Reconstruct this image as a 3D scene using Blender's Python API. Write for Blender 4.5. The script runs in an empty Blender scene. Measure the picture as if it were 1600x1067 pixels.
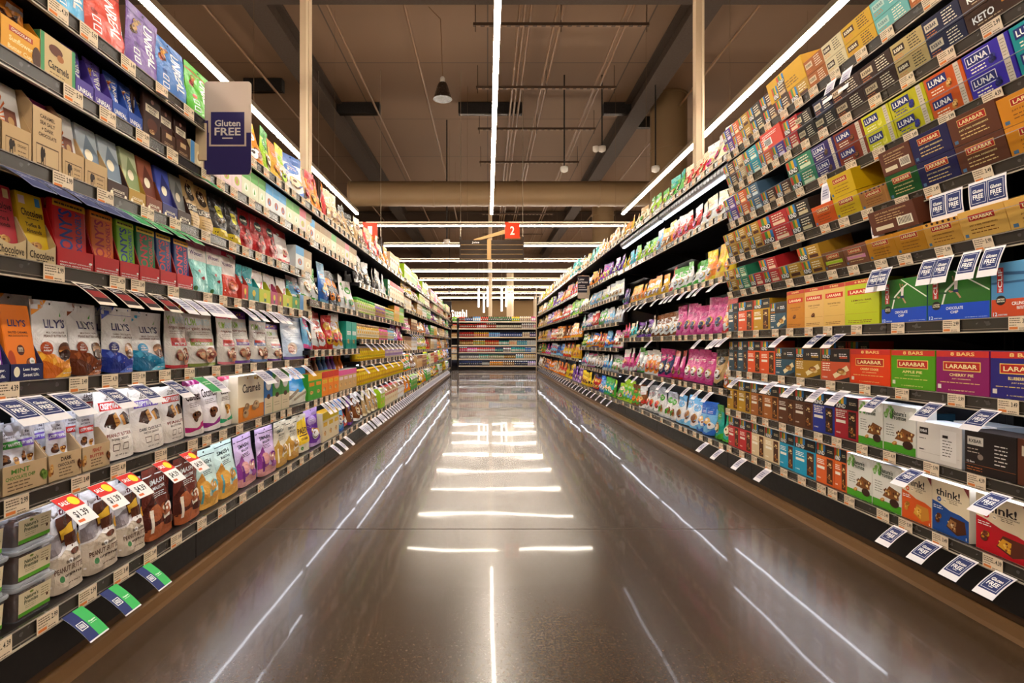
import bpy, bmesh, math, random
from mathutils import Matrix, Vector

# ------------------------------------------------------------------ camera, world, exposure
scene = bpy.context.scene
COL = scene.collection
FPX = 880.0                       # focal length in pixels of the 1600 px wide frame
EYE = 0.80
cam = bpy.data.cameras.new('camera')
cam.sensor_width = 36.0
cam.sensor_fit = 'HORIZONTAL'
cam.lens = FPX / 1600 * 36.0
cam.shift_x = (800 - 762) / 1600
cam.shift_y = (538 - 533.5) / 1600
cam.clip_start = 0.02
cam.clip_end = 200
camo = bpy.data.objects.new('camera', cam)
camo.location = (0, 0, EYE)
camo.rotation_euler = (math.pi / 2, 0, 0)
COL.objects.link(camo)
scene.camera = camo

world = bpy.data.worlds.new('world')
scene.world = world
world.use_nodes = True
world.node_tree.nodes['Background'].inputs[0].default_value = (1.0, 0.80, 0.62, 1)
world.node_tree.nodes['Background'].inputs[1].default_value = 0.35

vs = scene.view_settings
scene.display_settings.display_device = 'sRGB'
vs.view_transform = 'Standard'
vs.look = 'None'
vs.gamma = 1.0
vs.use_curve_mapping = False
vs.exposure = 1.3
try:
    scene.cycles.max_bounces = 8
    scene.cycles.diffuse_bounces = 3
    scene.cycles.glossy_bounces = 3
    scene.cycles.transparent_max_bounces = 16
    scene.cycles.sample_clamp_indirect = 4.0
    scene.cycles.use_light_tree = True
except Exception:
    pass

STRIP_W = 34.0      # emission of the ceiling strips
LED_W = 10.0        # emission of the strips under the shelves

# ------------------------------------------------------------------ materials
def lin(c):
    return c / 12.92 if c <= 0.04045 else ((c + 0.055) / 1.055) ** 2.4

def rgb(h):
    h = h.lstrip('#')
    if len(h) == 3:
        h = ''.join(x * 2 for x in h)
    return tuple(lin(int(h[i:i + 2], 16) / 255) for i in (0, 2, 4))

MATS = {}
def mat(col, fin='card'):
    key = (col, fin)
    if key in MATS:
        return MATS[key]
    m = bpy.data.materials.new(fin + '_' + col.strip('#'))
    m.use_nodes = True
    nt = m.node_tree
    b = nt.nodes['Principled BSDF']
    c = rgb(col) + (1,)
    b.inputs['Base Color'].default_value = c
    tc = nt.nodes.new('ShaderNodeTexCoord')
    if fin == 'foil':
        b.inputs['Roughness'].default_value = 0.27
        b.inputs['Specular IOR Level'].default_value = 0.35
        n = nt.nodes.new('ShaderNodeTexNoise')
        n.inputs['Scale'].default_value = 24
        n.inputs['Detail'].default_value = 3
        n.inputs['Distortion'].default_value = 1.2
        bp = nt.nodes.new('ShaderNodeBump')
        bp.inputs['Strength'].default_value = 0.7
        bp.inputs['Distance'].default_value = 0.010
        nt.links.new(tc.outputs['Object'], n.inputs['Vector'])
        nt.links.new(n.outputs['Fac'], bp.inputs['Height'])
        nt.links.new(bp.outputs['Normal'], b.inputs['Normal'])
    elif fin == 'emit':
        pass
    else:
        r = {'card': 0.42, 'metal': 0.35, 'paper': 0.7, 'plastic': 0.25, 'matte': 0.85}.get(fin, 0.5)
        n = nt.nodes.new('ShaderNodeTexNoise')
        n.inputs['Scale'].default_value = 40
        mr = nt.nodes.new('ShaderNodeMapRange')
        mr.inputs['To Min'].default_value = r * 0.8
        mr.inputs['To Max'].default_value = min(1, r * 1.25)
        nt.links.new(tc.outputs['Object'], n.inputs['Vector'])
        nt.links.new(n.outputs['Fac'], mr.inputs['Value'])
        nt.links.new(mr.outputs['Result'], b.inputs['Roughness'])
        if fin in ('card', 'paper'):
            b.inputs['Specular IOR Level'].default_value = 0.2
        if fin == 'metal':
            b.inputs['Metallic'].default_value = 0.8
    MATS[key] = m
    return m

def emit_mat(name, col, s):
    m = bpy.data.materials.new(name)
    m.use_nodes = True
    b = m.node_tree.nodes['Principled BSDF']
    b.inputs['Base Color'].default_value = (0.8, 0.8, 0.8, 1)
    b.inputs['Emission Color'].default_value = col + (1,)
    b.inputs['Emission Strength'].default_value = s
    return m

def clear_mat(name, tint):
    m = bpy.data.materials.new(name)
    m.use_nodes = True
    nt = m.node_tree
    nt.nodes.clear()
    o = nt.nodes.new('ShaderNodeOutputMaterial')
    t = nt.nodes.new('ShaderNodeBsdfTransparent')
    lw = nt.nodes.new('ShaderNodeLayerWeight'); lw.inputs['Blend'].default_value = 0.3
    cr = nt.nodes.new('ShaderNodeValToRGB')
    cr.color_ramp.elements[0].color = tint + (1,)
    cr.color_ramp.elements[1].color = (tint[0] * .8, tint[1] * .82, tint[2] * .84, 1)
    nt.links.new(lw.outputs['Facing'], cr.inputs[0])
    nt.links.new(cr.outputs[0], t.inputs['Color'])
    nt.links.new(t.outputs[0], o.inputs['Surface'])
    return m

M_CLEAR = clear_mat('clear_acrylic', (0.97, 0.98, 0.985))
M_TUB = bpy.data.materials.new('clear_tub_plastic')
M_TUB.use_nodes = True
_b = M_TUB.node_tree.nodes['Principled BSDF']
_b.inputs['Base Color'].default_value = (0.62, 0.64, 0.70, 1)
_b.inputs['Roughness'].default_value = 0.12
_b.inputs['Alpha'].default_value = 0.13
M_LID = M_TUB.copy()
M_LID.name = 'clear_lid_plastic'
M_LID.node_tree.nodes['Principled BSDF'].inputs['Alpha'].default_value = 0.38
M_STRIP = emit_mat('strip_glow', (1.0, 0.90, 0.76), STRIP_W)
M_LED = emit_mat('shelf_led_glow', (0.86, 0.90, 1.0), LED_W)
M_ADDED_UP = emit_mat('added_uplight_glow', (1.0, 0.72, 0.42), 5.0)  # added warm glow that lifts the ceiling brightness
M_LEDT = emit_mat('soft_led_glow', (0.86, 0.90, 1.0), 3.2)
M_TUBE = emit_mat('pendant_tube_glow', (1.0, 0.93, 0.82), 3)
M_SUSHI = emit_mat('lit_letter_glow', (1.0, 0.95, 0.86), 0.55)

def floor_material():
    m = bpy.data.materials.new('polished_concrete')
    m.use_nodes = True
    nt = m.node_tree
    L = nt.links.new
    b = nt.nodes['Principled BSDF']
    tc = nt.nodes.new('ShaderNodeTexCoord')
    n1 = nt.nodes.new('ShaderNodeTexNoise'); n1.inputs['Scale'].default_value = 0.9; n1.inputs['Detail'].default_value = 6
    n2 = nt.nodes.new('ShaderNodeTexNoise'); n2.inputs['Scale'].default_value = 130; n2.inputs['Detail'].default_value = 4
    vo = nt.nodes.new('ShaderNodeTexVoronoi'); vo.inputs['Scale'].default_value = 210
    for n in (n1, n2, vo):
        L(tc.outputs['Object'], n.inputs['Vector'])
    cr = nt.nodes.new('ShaderNodeValToRGB')
    cr.color_ramp.elements[0].position = 0.3; cr.color_ramp.elements[0].color = (0.060, 0.034, 0.017, 1)
    cr.color_ramp.elements[1].position = 0.72; cr.color_ramp.elements[1].color = (0.090, 0.054, 0.029, 1)
    L(n1.outputs['Fac'], cr.inputs[0])
    cr2 = nt.nodes.new('ShaderNodeValToRGB')
    cr2.color_ramp.elements[0].position = 0.35; cr2.color_ramp.elements[0].color = (0.80, 0.80, 0.80, 1)
    cr2.color_ramp.elements[1].position = 0.68; cr2.color_ramp.elements[1].color = (1.2, 1.19, 1.17, 1)
    L(n2.outputs['Fac'], cr2.inputs[0])
    mx = nt.nodes.new('ShaderNodeMix'); mx.data_type = 'RGBA'; mx.blend_type = 'MULTIPLY'; mx.inputs[0].default_value = 1
    L(cr.outputs[0], mx.inputs[6]); L(cr2.outputs[0], mx.inputs[7])
    sp = nt.nodes.new('ShaderNodeValToRGB')     # light aggregate specks
    sp.color_ramp.elements[0].position = 0.0; sp.color_ramp.elements[0].color = (1, 1, 1, 1)
    sp.color_ramp.elements[1].position = 0.10; sp.color_ramp.elements[1].color = (0, 0, 0, 1)
    L(vo.outputs['Distance'], sp.inputs[0])
    mx2 = nt.nodes.new('ShaderNodeMix'); mx2.data_type = 'RGBA'; mx2.inputs[7].default_value = (0.5, 0.43, 0.34, 1)
    L(sp.outputs[0], mx2.inputs[0]); L(mx.outputs[2], mx2.inputs[6])
    nt.nodes.remove(b)
    out = nt.nodes['Material Output']
    df = nt.nodes.new('ShaderNodeBsdfDiffuse'); g1 = nt.nodes.new('ShaderNodeBsdfGlossy'); g2 = nt.nodes.new('ShaderNodeBsdfGlossy')
    L(mx2.outputs[2], df.inputs['Color'])
    g1.inputs['Roughness'].default_value = 0.24; g1.inputs['Color'].default_value = (0.95, 0.92, 0.90, 1)
    mr = nt.nodes.new('ShaderNodeMapRange'); mr.inputs['To Min'].default_value = 0.02; mr.inputs['To Max'].default_value = 0.05
    L(n2.outputs['Fac'], mr.inputs['Value']); L(mr.outputs['Result'], g2.inputs['Roughness'])
    lw = nt.nodes.new('ShaderNodeLayerWeight'); lw.inputs['Blend'].default_value = 0.5
    def curve(a0, k, p):      # a0 + k * facing ** p
        pw = nt.nodes.new('ShaderNodeMath'); pw.operation = 'POWER'; pw.inputs[1].default_value = p
        ma = nt.nodes.new('ShaderNodeMath'); ma.operation = 'MULTIPLY_ADD'; ma.inputs[1].default_value = k; ma.inputs[2].default_value = a0
        L(lw.outputs['Facing'], pw.inputs[0]); L(pw.outputs[0], ma.inputs[0])
        return ma.outputs[0]
    m1 = nt.nodes.new('ShaderNodeMixShader'); m2 = nt.nodes.new('ShaderNodeMixShader')
    L(curve(0.085, 0.13, 1.6), m1.inputs[0]); L(df.outputs[0], m1.inputs[1]); L(g1.outputs[0], m1.inputs[2])
    L(curve(0.020, 0.52, 9.5), m2.inputs[0]); L(m1.outputs[0], m2.inputs[1]); L(g2.outputs[0], m2.inputs[2])
    L(m2.outputs[0], out.inputs['Surface'])
    n3 = nt.nodes.new('ShaderNodeTexNoise'); n3.inputs['Scale'].default_value = 2.2; n3.inputs['Detail'].default_value = 1
    L(tc.outputs['Object'], n3.inputs['Vector'])
    bp = nt.nodes.new('ShaderNodeBump'); bp.inputs['Strength'].default_value = 0.22; bp.inputs['Distance'].default_value = 0.006
    L(n3.outputs['Fac'], bp.inputs['Height']); L(bp.outputs['Normal'], g2.inputs['Normal'])
    return m

def ceiling_material():
    m = bpy.data.materials.new('ceiling_deck')
    m.use_nodes = True
    nt = m.node_tree
    L = nt.links.new
    b = nt.nodes['Principled BSDF']
    tc = nt.nodes.new('ShaderNodeTexCoord')
    br = nt.nodes.new('ShaderNodeTexBrick')
    br.inputs['Scale'].default_value = 1.0
    br.inputs['Brick Width'].default_value = 2.4
    br.inputs['Row Height'].default_value = 2.4
    br.inputs['Mortar Size'].default_value = 0.012
    br.offset = 0
    br.inputs['Color1'].default_value = (0.19, 0.105, 0.056, 1)
    br.inputs['Color2'].default_value = (0.175, 0.097, 0.052, 1)
    br.inputs['Mortar'].default_value = (0.08, 0.05, 0.03, 1)
    L(tc.outputs['Object'], br.inputs['Vector'])
    L(br.outputs['Color'], b.inputs['Base Color'])
    b.inputs['Roughness'].default_value = 0.8
    return m

# ------------------------------------------------------------------ mesh collector
class MB:
    def __init__(s):
        s.v = []; s.f = []; s.m = []; s.s = []; s.mats = []
    def mi(s, m):
        if m not in s.mats:
            s.mats.append(m)
        return s.mats.index(m)
    def face(s, pts, m, smooth=False):
        k = len(s.v)
        s.v.extend(pts)
        s.f.append(tuple(range(k, k + len(pts))))
        s.m.append(s.mi(m)); s.s.append(smooth)
    def box(s, x0, y0, z0, x1, y1, z1, m, bev=0.0, M=None):
        """box with chamfered vertical and horizontal edges when bev > 0"""
        bm = bmesh.new()
        bmesh.ops.create_cube(bm, size=1)
        for v in bm.verts:
            v.co = Vector(((x0 + x1) / 2 + v.co.x * (x1 - x0), (y0 + y1) / 2 + v.co.y * (y1 - y0), (z0 + z1) / 2 + v.co.z * (z1 - z0)))
        if bev > 0:
            bmesh.ops.bevel(bm, geom=list(bm.edges), offset=bev, segments=2, affect='EDGES', profile=0.6)
        if M is not None:
            bm.transform(M)
        s.bm(bm, m)
    def bm(s, bm, m, smooth=False):
        k = len(s.v)
        bm.verts.index_update()
        s.v.extend([tuple(v.co) for v in bm.verts])
        i = s.mi(m)
        for f in bm.faces:
            s.f.append(tuple(k + v.index for v in f.verts)); s.m.append(i); s.s.append(smooth)
        bm.free()
    def grid(s, rows, m, smooth=True, close=False):
        k = len(s.v)
        n = len(rows[0])
        for r in rows:
            s.v.extend(r)
        i = s.mi(m)
        for a in range(len(rows) - 1):
            for b in range(n if close else n - 1):
                c = (b + 1) % n
                s.f.append((k + a * n + b, k + a * n + c, k + (a + 1) * n + c, k + (a + 1) * n + b))
                s.m.append(i); s.s.append(smooth)
    def lathe(s, prof, m, n=20, cap=True, cx=0, cy=0, smooth=True):
        rows = []
        for r, z in prof:
            rows.append([(cx + r * math.cos(2 * math.pi * i / n), cy + r * math.sin(2 * math.pi * i / n), z) for i in range(n)])
        s.grid(rows, m, smooth, True)
        if cap:
            s.face(list(reversed(rows[0])), m); s.face(rows[-1], m)
    def tube(s, p, q, r, m, n=10, r2=None):
        p = Vector(p); q = Vector(q); d = (q - p)
        L = d.length
        M = Matrix.Translation(p) @ d.to_track_quat('Z', 'Y').to_matrix().to_4x4()
        r2 = r if r2 is None else r2
        rows = []
        for rr, z in ((r, 0), (r2, L)):
            rows.append([tuple(M @ Vector((rr * math.cos(2 * math.pi * i / n), rr * math.sin(2 * math.pi * i / n), z))) for i in range(n)])
        s.grid(rows, m, True, True)
        s.face(list(reversed(rows[0])), m); s.face(rows[1], m)
    def mesh(s, name):
        me = bpy.data.meshes.new(name)
        me.from_pydata([tuple(v) for v in s.v], [], s.f)
        for m in s.mats:
            me.materials.append(m)
        me.polygons.foreach_set('material_index', s.m)
        me.polygons.foreach_set('use_smooth', s.s)
        me.update()
        return me
    def obj(s, name, parent=None, loc=None):
        o = bpy.data.objects.new(name, s.mesh(name))
        COL.objects.link(o)
        if parent:
            o.parent = parent
        if loc:
            o.location = loc
        return o

def tag(o, label=None, cat=None, group=None, kind=None):
    if label: o['label'] = label
    if cat: o['category'] = cat
    if group: o['group'] = group
    if kind: o['kind'] = kind
    return o

def empty(name, loc=(0, 0, 0), rz=0):
    o = bpy.data.objects.new(name, None)
    COL.objects.link(o)
    o.location = loc
    o.rotation_euler = (0, 0, rz)
    return o

def struct(o):
    o['kind'] = 'structure'
    return o

# ------------------------------------------------------------------ text as triangles, each word scaled to a unit box
TXT = {}
def text_tris(s):
    if s in TXT:
        return TXT[s]
    cu = bpy.data.curves.new('t', 'FONT')
    cu.body = s
    cu.resolution_u = 2
    cu.offset = 0.022
    o = bpy.data.objects.new('t', cu)
    COL.objects.link(o)
    dg = bpy.context.evaluated_depsgraph_get()
    dg.update()
    me = o.evaluated_get(dg).to_mesh()
    me.calc_loop_triangles()
    xs = [v.co.x for v in me.vertices]; ys = [v.co.y for v in me.vertices]
    x0, x1, y0, y1 = min(xs), max(xs), min(ys), max(ys)
    tr = []
    for t in me.loop_triangles:
        p = [((me.vertices[i].co.x - x0) / (x1 - x0) - .5, (me.vertices[i].co.y - y0) / (y1 - y0) - .5) for i in t.vertices]
        a = (p[1][0] - p[0][0]) * (p[2][1] - p[0][1]) - (p[2][0] - p[0][0]) * (p[1][1] - p[0][1])
        if abs(a) < 1e-7:
            continue
        tr.append(p if a > 0 else [p[0], p[2], p[1]])
    o.evaluated_get(dg).to_mesh_clear()
    bpy.data.objects.remove(o)
    bpy.data.curves.remove(cu)
    TXT[s] = tr
    return tr

def clip_half(poly, ax, val, keep_less):
    out = []
    n = len(poly)
    for i in range(n):
        a = poly[i]; b = poly[(i + 1) % n]
        ia = (a[ax] <= val) if keep_less else (a[ax] >= val)
        ib = (b[ax] <= val) if keep_less else (b[ax] >= val)
        if ia: out.append(a)
        if ia != ib and abs(b[ax] - a[ax]) > 1e-12:
            t = (val - a[ax]) / (b[ax] - a[ax])
            out.append((a[0] + t * (b[0] - a[0]), a[1] + t * (b[1] - a[1])))
    return out

class Front:
    """a front surface that prints follow: F(u, v) -> point; split into cells where it is curved"""
    def __init__(s, F, nu=1, nv=1, gap=0.0005, nrm=(0, -1, 0)):
        s.nu, s.nv, s.gap, s.n = nu, nv, gap, Vector(nrm)
        s.P = [[Vector(F(i / nu, j / nv)) for i in range(nu + 1)] for j in range(nv + 1)]
        s.layer = 0
        s.radial = False
    def at(s, u, v, off):
        x = min(max(u, 0), 1) * s.nu; y = min(max(v, 0), 1) * s.nv
        i = min(int(x), s.nu - 1); j = min(int(y), s.nv - 1)
        a = x - i; b = y - j
        P = s.P
        p = P[j][i] * (1 - a) * (1 - b) + P[j][i + 1] * a * (1 - b) + P[j + 1][i] * (1 - a) * b + P[j + 1][i + 1] * a * b
        if s.radial:
            n = Vector((p.x, p.y, 0)).normalized()
            return tuple(p + n * off)
        return tuple(p + s.n * off)
    def poly(s, mb, pts, m, off):
        us = [p[0] for p in pts]; vv = [p[1] for p in pts]
        i0 = max(0, int(max(0, min(us)) * s.nu)); i1 = min(s.nu - 1, int(max(us) * s.nu))
        j0 = max(0, int(max(0, min(vv)) * s.nv)); j1 = min(s.nv - 1, int(max(vv) * s.nv))
        if s.nu == 1 and s.nv == 1 and min(us) >= 0 and max(us) <= 1 and min(vv) >= 0 and max(vv) <= 1:
            mb.face([s.at(u, v, off) for u, v in pts], m)
            return
        for i in range(i0, i1 + 1):
            pc = clip_half(clip_half(pts, 0, i / s.nu, False), 0, (i + 1) / s.nu, True)
            if len(pc) < 3: continue
            for j in range(j0, j1 + 1):
                pd = clip_half(clip_half(pc, 1, j / s.nv, False), 1, (j + 1) / s.nv, True)
                if len(pd) < 3: continue
                mb.face([s.at(u, v, off) for u, v in pd], m, s.nu > 1)
    def decals(s, mb, ds, fin):
        seen = []
        for d in ds:
            t = d[0]
            if t == 'r': bb = (d[1], d[2], d[3], d[4])
            elif t == 'e': bb = (d[1] - d[3], d[2] - d[4], d[1] + d[3], d[2] + d[4])
            elif t == 'p': bb = (min(p[0] for p in d[1]), min(p[1] for p in d[1]), max(p[0] for p in d[1]), max(p[1] for p in d[1]))
            else:
                a, b = (d[6], d[4]) if not (len(d) > 7 and d[7]) else (d[4], d[6])
                bb = (d[2] - a / 2, d[3] - b / 2, d[2] + a / 2, d[3] + b / 2)
            k = 1
            for q, e in seen:
                if e >= k and bb[0] < q[2] and bb[2] > q[0] and bb[1] < q[3] and bb[3] > q[1]:
                    k = e + 1
            seen.append((bb, k))
            off = s.gap * k
            t = d[0]
            if t == 'r':
                m = mat(d[5], fin)
                s.poly(mb, [(d[1], d[2]), (d[3], d[2]), (d[3], d[4]), (d[1], d[4])], m, off)
            elif t == 'e':
                m = mat(d[5], fin); n = 14
                s.poly(mb, [(d[1] + d[3] * math.cos(2 * math.pi * i / n), d[2] + d[4] * math.sin(2 * math.pi * i / n)) for i in range(n)], m, off)
            elif t == 'p':
                s.poly(mb, d[1], mat(d[2], fin), off)
            elif t == 't':
                _, txt, cu, cv, hv, col, mw = d[:7]
                rot = d[7] if len(d) > 7 else 0
                m = mat(col, fin)
                for tr in text_tris(txt):
                    if rot == 0:
                        q = [(cu + x * mw, cv + y * hv) for x, y in tr]
                    elif rot > 0:
                        q = [(cu - y * hv, cv + x * mw) for x, y in tr]
                    else:
                        q = [(cu + y * hv, cv - x * mw) for x, y in tr]
                    s.poly(mb, q, m, off)

# helpers that write prints in short
def R(a, b, c, d, col): return [('r', a, b, c, d, col)]
def E(a, b, c, d, col): return [('e', a, b, c, d, col)]
def PG(pts, col): return [('p', pts, col)]
def T(s, u, v, h, col, w, rot=0): return [('t', s, u, v, h, col, w, rot)]
def LN(u0, u1, v, n, dv, col, th=0.010, seed=1):
    """lines of print too small to read"""
    r = random.Random(seed * 7 + n); out = []
    for i in range(n):
        a = u0
        e = u1 - r.uniform(0, 0.25) * (u1 - u0)
        while a < e:
            b = min(e, a + r.uniform(0.04, 0.12))
            out += R(a, v - i * dv, b, v - i * dv + th, col)
            a = b + 0.018
    return out
def FOOD(cu, cv, ru, rv, cols, n=6, seed=1):
    r = random.Random(seed * 13 + n); out = []
    for i in range(n):
        a = r.uniform(0, 6.28); d = r.uniform(0, .62)
        u = cu + ru * d * math.cos(a); v = cv + rv * d * math.sin(a)
        s = r.uniform(.35, .55)
        c = cols[i % len(cols)]
        out += E(u, v, ru * s, rv * s, c)
        out += E(u - ru * s * .2, v + rv * s * .25, ru * s * .45, rv * s * .35, cols[(i + 1) % len(cols)])
    return out
def SPK(u0, v0, u1, v1, cols, n, s=0.02, seed=3, asp=1.0):
    r = random.Random(seed); out = []
    for i in range(n):
        q = s * r.uniform(.6, 1.3)
        out += E(r.uniform(u0 + q, u1 - q), r.uniform(v0 + q, v1 - q), q, q * asp, cols[i % len(cols)])
    return out
def FRAME(a, b, c, d, t, col, tv=None):
    tv = tv or t
    return R(a, b, c, b + tv, col) + R(a, d - tv, c, d, col) + R(a, b + tv, a + t, d - tv, col) + R(c - t, b + tv, c, d - tv, col)

# ------------------------------------------------------------------ packages: each returns [(part name or None, mesh)], first one is the thing itself
def sm(a, b, x):
    t = min(max((x - a) / (b - a), 0), 1)
    return t * t * (3 - 2 * t)

def bag_F(w, h, d, seed, pillow, back=False):
    r = random.Random(seed)
    ph = [r.uniform(0, 6.28) for _ in range(6)]
    am = r.uniform(.6, 1.2)
    def F(u, v):
        if pillow:
            D = d / 2 * (max(0.0, math.sin(math.pi * min(max((v - .05) / .88, 0), 1))) ** .55)
        else:
            D = d * .40 * (.80 + .2 * sm(0, .2, v)) * (1 - .97 * sm(.20, .92, v))
        S = max(0.0, 1 - abs(2 * u - 1) ** (4.0 if not pillow else 2.4)) ** (.62 if not pillow else .55)
        wd = 1 - (.05 if pillow else .035) * math.sin(math.pi * v) + .012 * math.sin(9 * v + ph[0])
        y = D * S + .0009
        wr = .0026 * am * (math.sin(8 * u + 11 * v + ph[1]) * math.sin(7 * v - 5 * u + ph[2]) + .6 * math.sin(19 * v + 7 * u + ph[3]) + .5 * math.sin(17 * u - 13 * v + ph[5]))
        wr *= min(1, S * 1.2) * (1 if .04 < v < .95 else .2)
        lean = .006 * math.sin(3 * v + ph[4]) * v
        y = (-y - wr) if not back else (y + wr)
        z = v * h - (.006 * (1 - v) ** 8 * (1 - S) * -1 if not pillow else 0)
        return ((u - .5) * w * wd, y + lean, z)
    return F

def build_bag(w, h, d, base, ds, seed=1, pillow=False, parts=True, seal=None, back=None, nu=12, nv=16):
    F = bag_F(w, h, d, seed, pillow)
    B = bag_F(w, h, d, seed, pillow, True)
    mb = MB()
    m = mat(base, 'foil'); mbk = mat(back or base, 'foil')
    fr = Front(F, nu, nv, 0.0005)
    top = nv if not parts else nv - 2
    mb.grid([[tuple(p) for p in row] for row in fr.P[:top + 1]], m)
    bp = [[B(i / nu, j / nv) for i in range(nu, -1, -1)] for j in range(nv + 1)]
    mb.grid(bp[:top + 1], mbk)
    mb.face([tuple(p) for p in reversed(fr.P[0])] + list(reversed(bp[0])), mbk)
    for side in (0, nu):       # close the seams
        for j in range(top):
            a = fr.P[j][side]; b = fr.P[j + 1][side]
            c = B(side / nu, (j + 1) / nv); e = B(side / nu, j / nv)
            q = [tuple(a), tuple(b), c, e]
            mb.face(q if side == 0 else q[::-1], m)
    out = []
    if parts:
        sb = MB(); sc = mat(seal or base, 'foil')
        sb.grid([[tuple(p) for p in row] for row in fr.P[top:]], sc)
        sb.grid(bp[top:], sc)
        f2 = [tuple(p) for p in fr.P[nv]] + bp[nv]
        sb.face(f2, sc)
        for side in (0, nu):
            for j in range(top, nv):
                a = fr.P[j][side]; b = fr.P[j + 1][side]
                c = B(side / nu, (j + 1) / nv); e = B(side / nu, j / nv)
                q = [tuple(a), tuple(b), c, e]
                sb.face(q if side == 0 else q[::-1], sc)
        lim = top / nv
        dl = Front(F, nu, nv, 0.0005); dh = dl
        low = []; hi = []
        for t in ds:
            v0 = {'r': t[2], 'e': t[2] - t[4] if t[0] == 'e' else 0, 'p': min(p[1] for p in t[1]) if t[0] == 'p' else 0, 't': t[3] if t[0] == 't' else 0}[t[0]]
            (hi if v0 >= lim - .001 else low).append(t)
        fr.decals(mb, low, 'foil')
        # a round hang hole near the top of the seal
        hi += E(.5, .955, .028, .015, '#1a1512')
        fr.decals(sb, hi, 'foil')
        out = [('top_seal', sb)]
    else:
        mb.face([tuple(p) for p in fr.P[nv]] + bp[nv], mbk)
        fr.decals(mb, ds, 'foil')
    return [(None, mb)] + out

def build_box(w, h, d, base, ds, side=None, top=None, seed=1, parts=True, sides=None, tops=None, **k):
    mb = MB()
    mb.box(-w / 2, -d / 2, 0, w / 2, d / 2, h, mat(base, 'card'), 0.0012)
    Front(lambda u, v: ((u - .5) * w * .985, -d / 2, v * h * .985 + h * .007), gap=0.0003).decals(mb, ds, 'card')
    sds = (R(0, 0, 1, 1, side) if side else []) + (sides or [])
    if sds:
        for sg in (1, -1):
            Front(lambda u, v: (sg * w / 2, sg * (u - .5) * d * .97, v * h * .985 + h * .007), gap=0.0003, nrm=(sg, 0, 0)).decals(mb, sds, 'card')
    tds = (R(0, 0, 1, 1, top) if top else []) + (tops or [])
    if tds:
        Front(lambda u, v: ((u - .5) * w * .97, (v - .5) * d * .97, h), gap=0.0003, nrm=(0, 0, 1)).decals(mb, tds, 'card')
    return [(None, mb)]

def build_jar(w, h, d, base, ds, lid='#ffffff', band=None, parts=True, content=None, seed=1, **k):
    """round jar or tub: body, lid, label"""
    r = w / 2
    body = MB()
    body.lathe([(r * .86, 0), (r * .97, h * .03), (r * .97, h * .72), (r * .78, h * .82), (r * .78, h * .86)], mat(content or base, 'plastic'), 16)
    l = MB() if parts else body
    l.lathe([(r * .86, h * .84), (r * .88, h * .85), (r * .88, h * .98), (r * .82, h)], mat(lid, 'plastic'), 16)
    lb = MB() if parts else body
    lb.lathe([(r * .985, h * .14), (r * .985, h * .66)], mat(base, 'paper'), 16, cap=False)
    f = Front(lambda u, v: (r * .99 * math.sin((u - .5) * 2.6), -r * .99 * math.cos((u - .5) * 2.6), h * (.14 + .52 * v)), 8, 1, 0.0006)
    f.radial = True
    f.decals(lb, ds, 'paper')
    return [(None, body)] + ([('lid', l), ('label', lb)] if parts else [])

def build_bottle(w, h, d, base, ds, lid='#ffffff', parts=True, content=None, seed=1, **k):
    r = w / 2
    body = MB()
    body.lathe([(r * .8, 0), (r * .98, h * .04), (r * .98, h * .55), (r * .8, h * .68), (r * .38, h * .82), (r * .34, h * .9)], mat(content or base, 'plastic'), 14)
    l = MB() if parts else body
    l.lathe([(r * .42, h * .86), (r * .42, h * .98), (r * .38, h)], mat(lid, 'plastic'), 14)
    lb = MB() if parts else body
    lb.lathe([(r * .995, h * .12), (r * .995, h * .5)], mat(base, 'paper'), 14, cap=False)
    f = Front(lambda u, v: (r * math.sin((u - .5) * 2.6), -r * math.cos((u - .5) * 2.6), h * (.12 + .38 * v)), 8, 1, 0.0006)
    f.radial = True
    f.decals(lb, ds, 'paper')
    return [(None, body)] + ([('cap', l), ('label', lb)] if parts else [])

def build_can(w, h, d, base, ds, lid='#d8d8d8', parts=False, seed=1, **k):
    r = w / 2
    body = MB()
    body.lathe([(r * .9, 0), (r, h * .03), (r, h * .82), (r * .55, h * .87), (r * .55, h * .97), (r * .5, h)], mat(base, 'plastic'), 10)
    body.lathe([(r * .66, h * .86), (r * .66, h * 1.0)], mat(lid, 'plastic'), 10)
    f = Front(lambda u, v: (r * 1.01 * math.sin((u - .5) * 2.6), -r * 1.01 * math.cos((u - .5) * 2.6), h * (.1 + .66 * v)), 4, 1, 0.0006)
    f.radial = True
    f.decals(body, ds, 'paper')
    return [(None, body)]

def build_bar(w, h, d, base, ds, parts=True, seed=1, **k):
    """thin wrapped chocolate bar standing on edge with folded ends"""
    mb = MB()
    mb.box(-w / 2, -d / 2, 0, w / 2, d / 2, h, mat(base, 'card'), d * .3)
    Front(lambda u, v: ((u - .5) * w * .96, -d / 2, v * h * .96 + h * .02), gap=0.0003).decals(mb, ds, 'card')
    return [(None, mb)]

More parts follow.
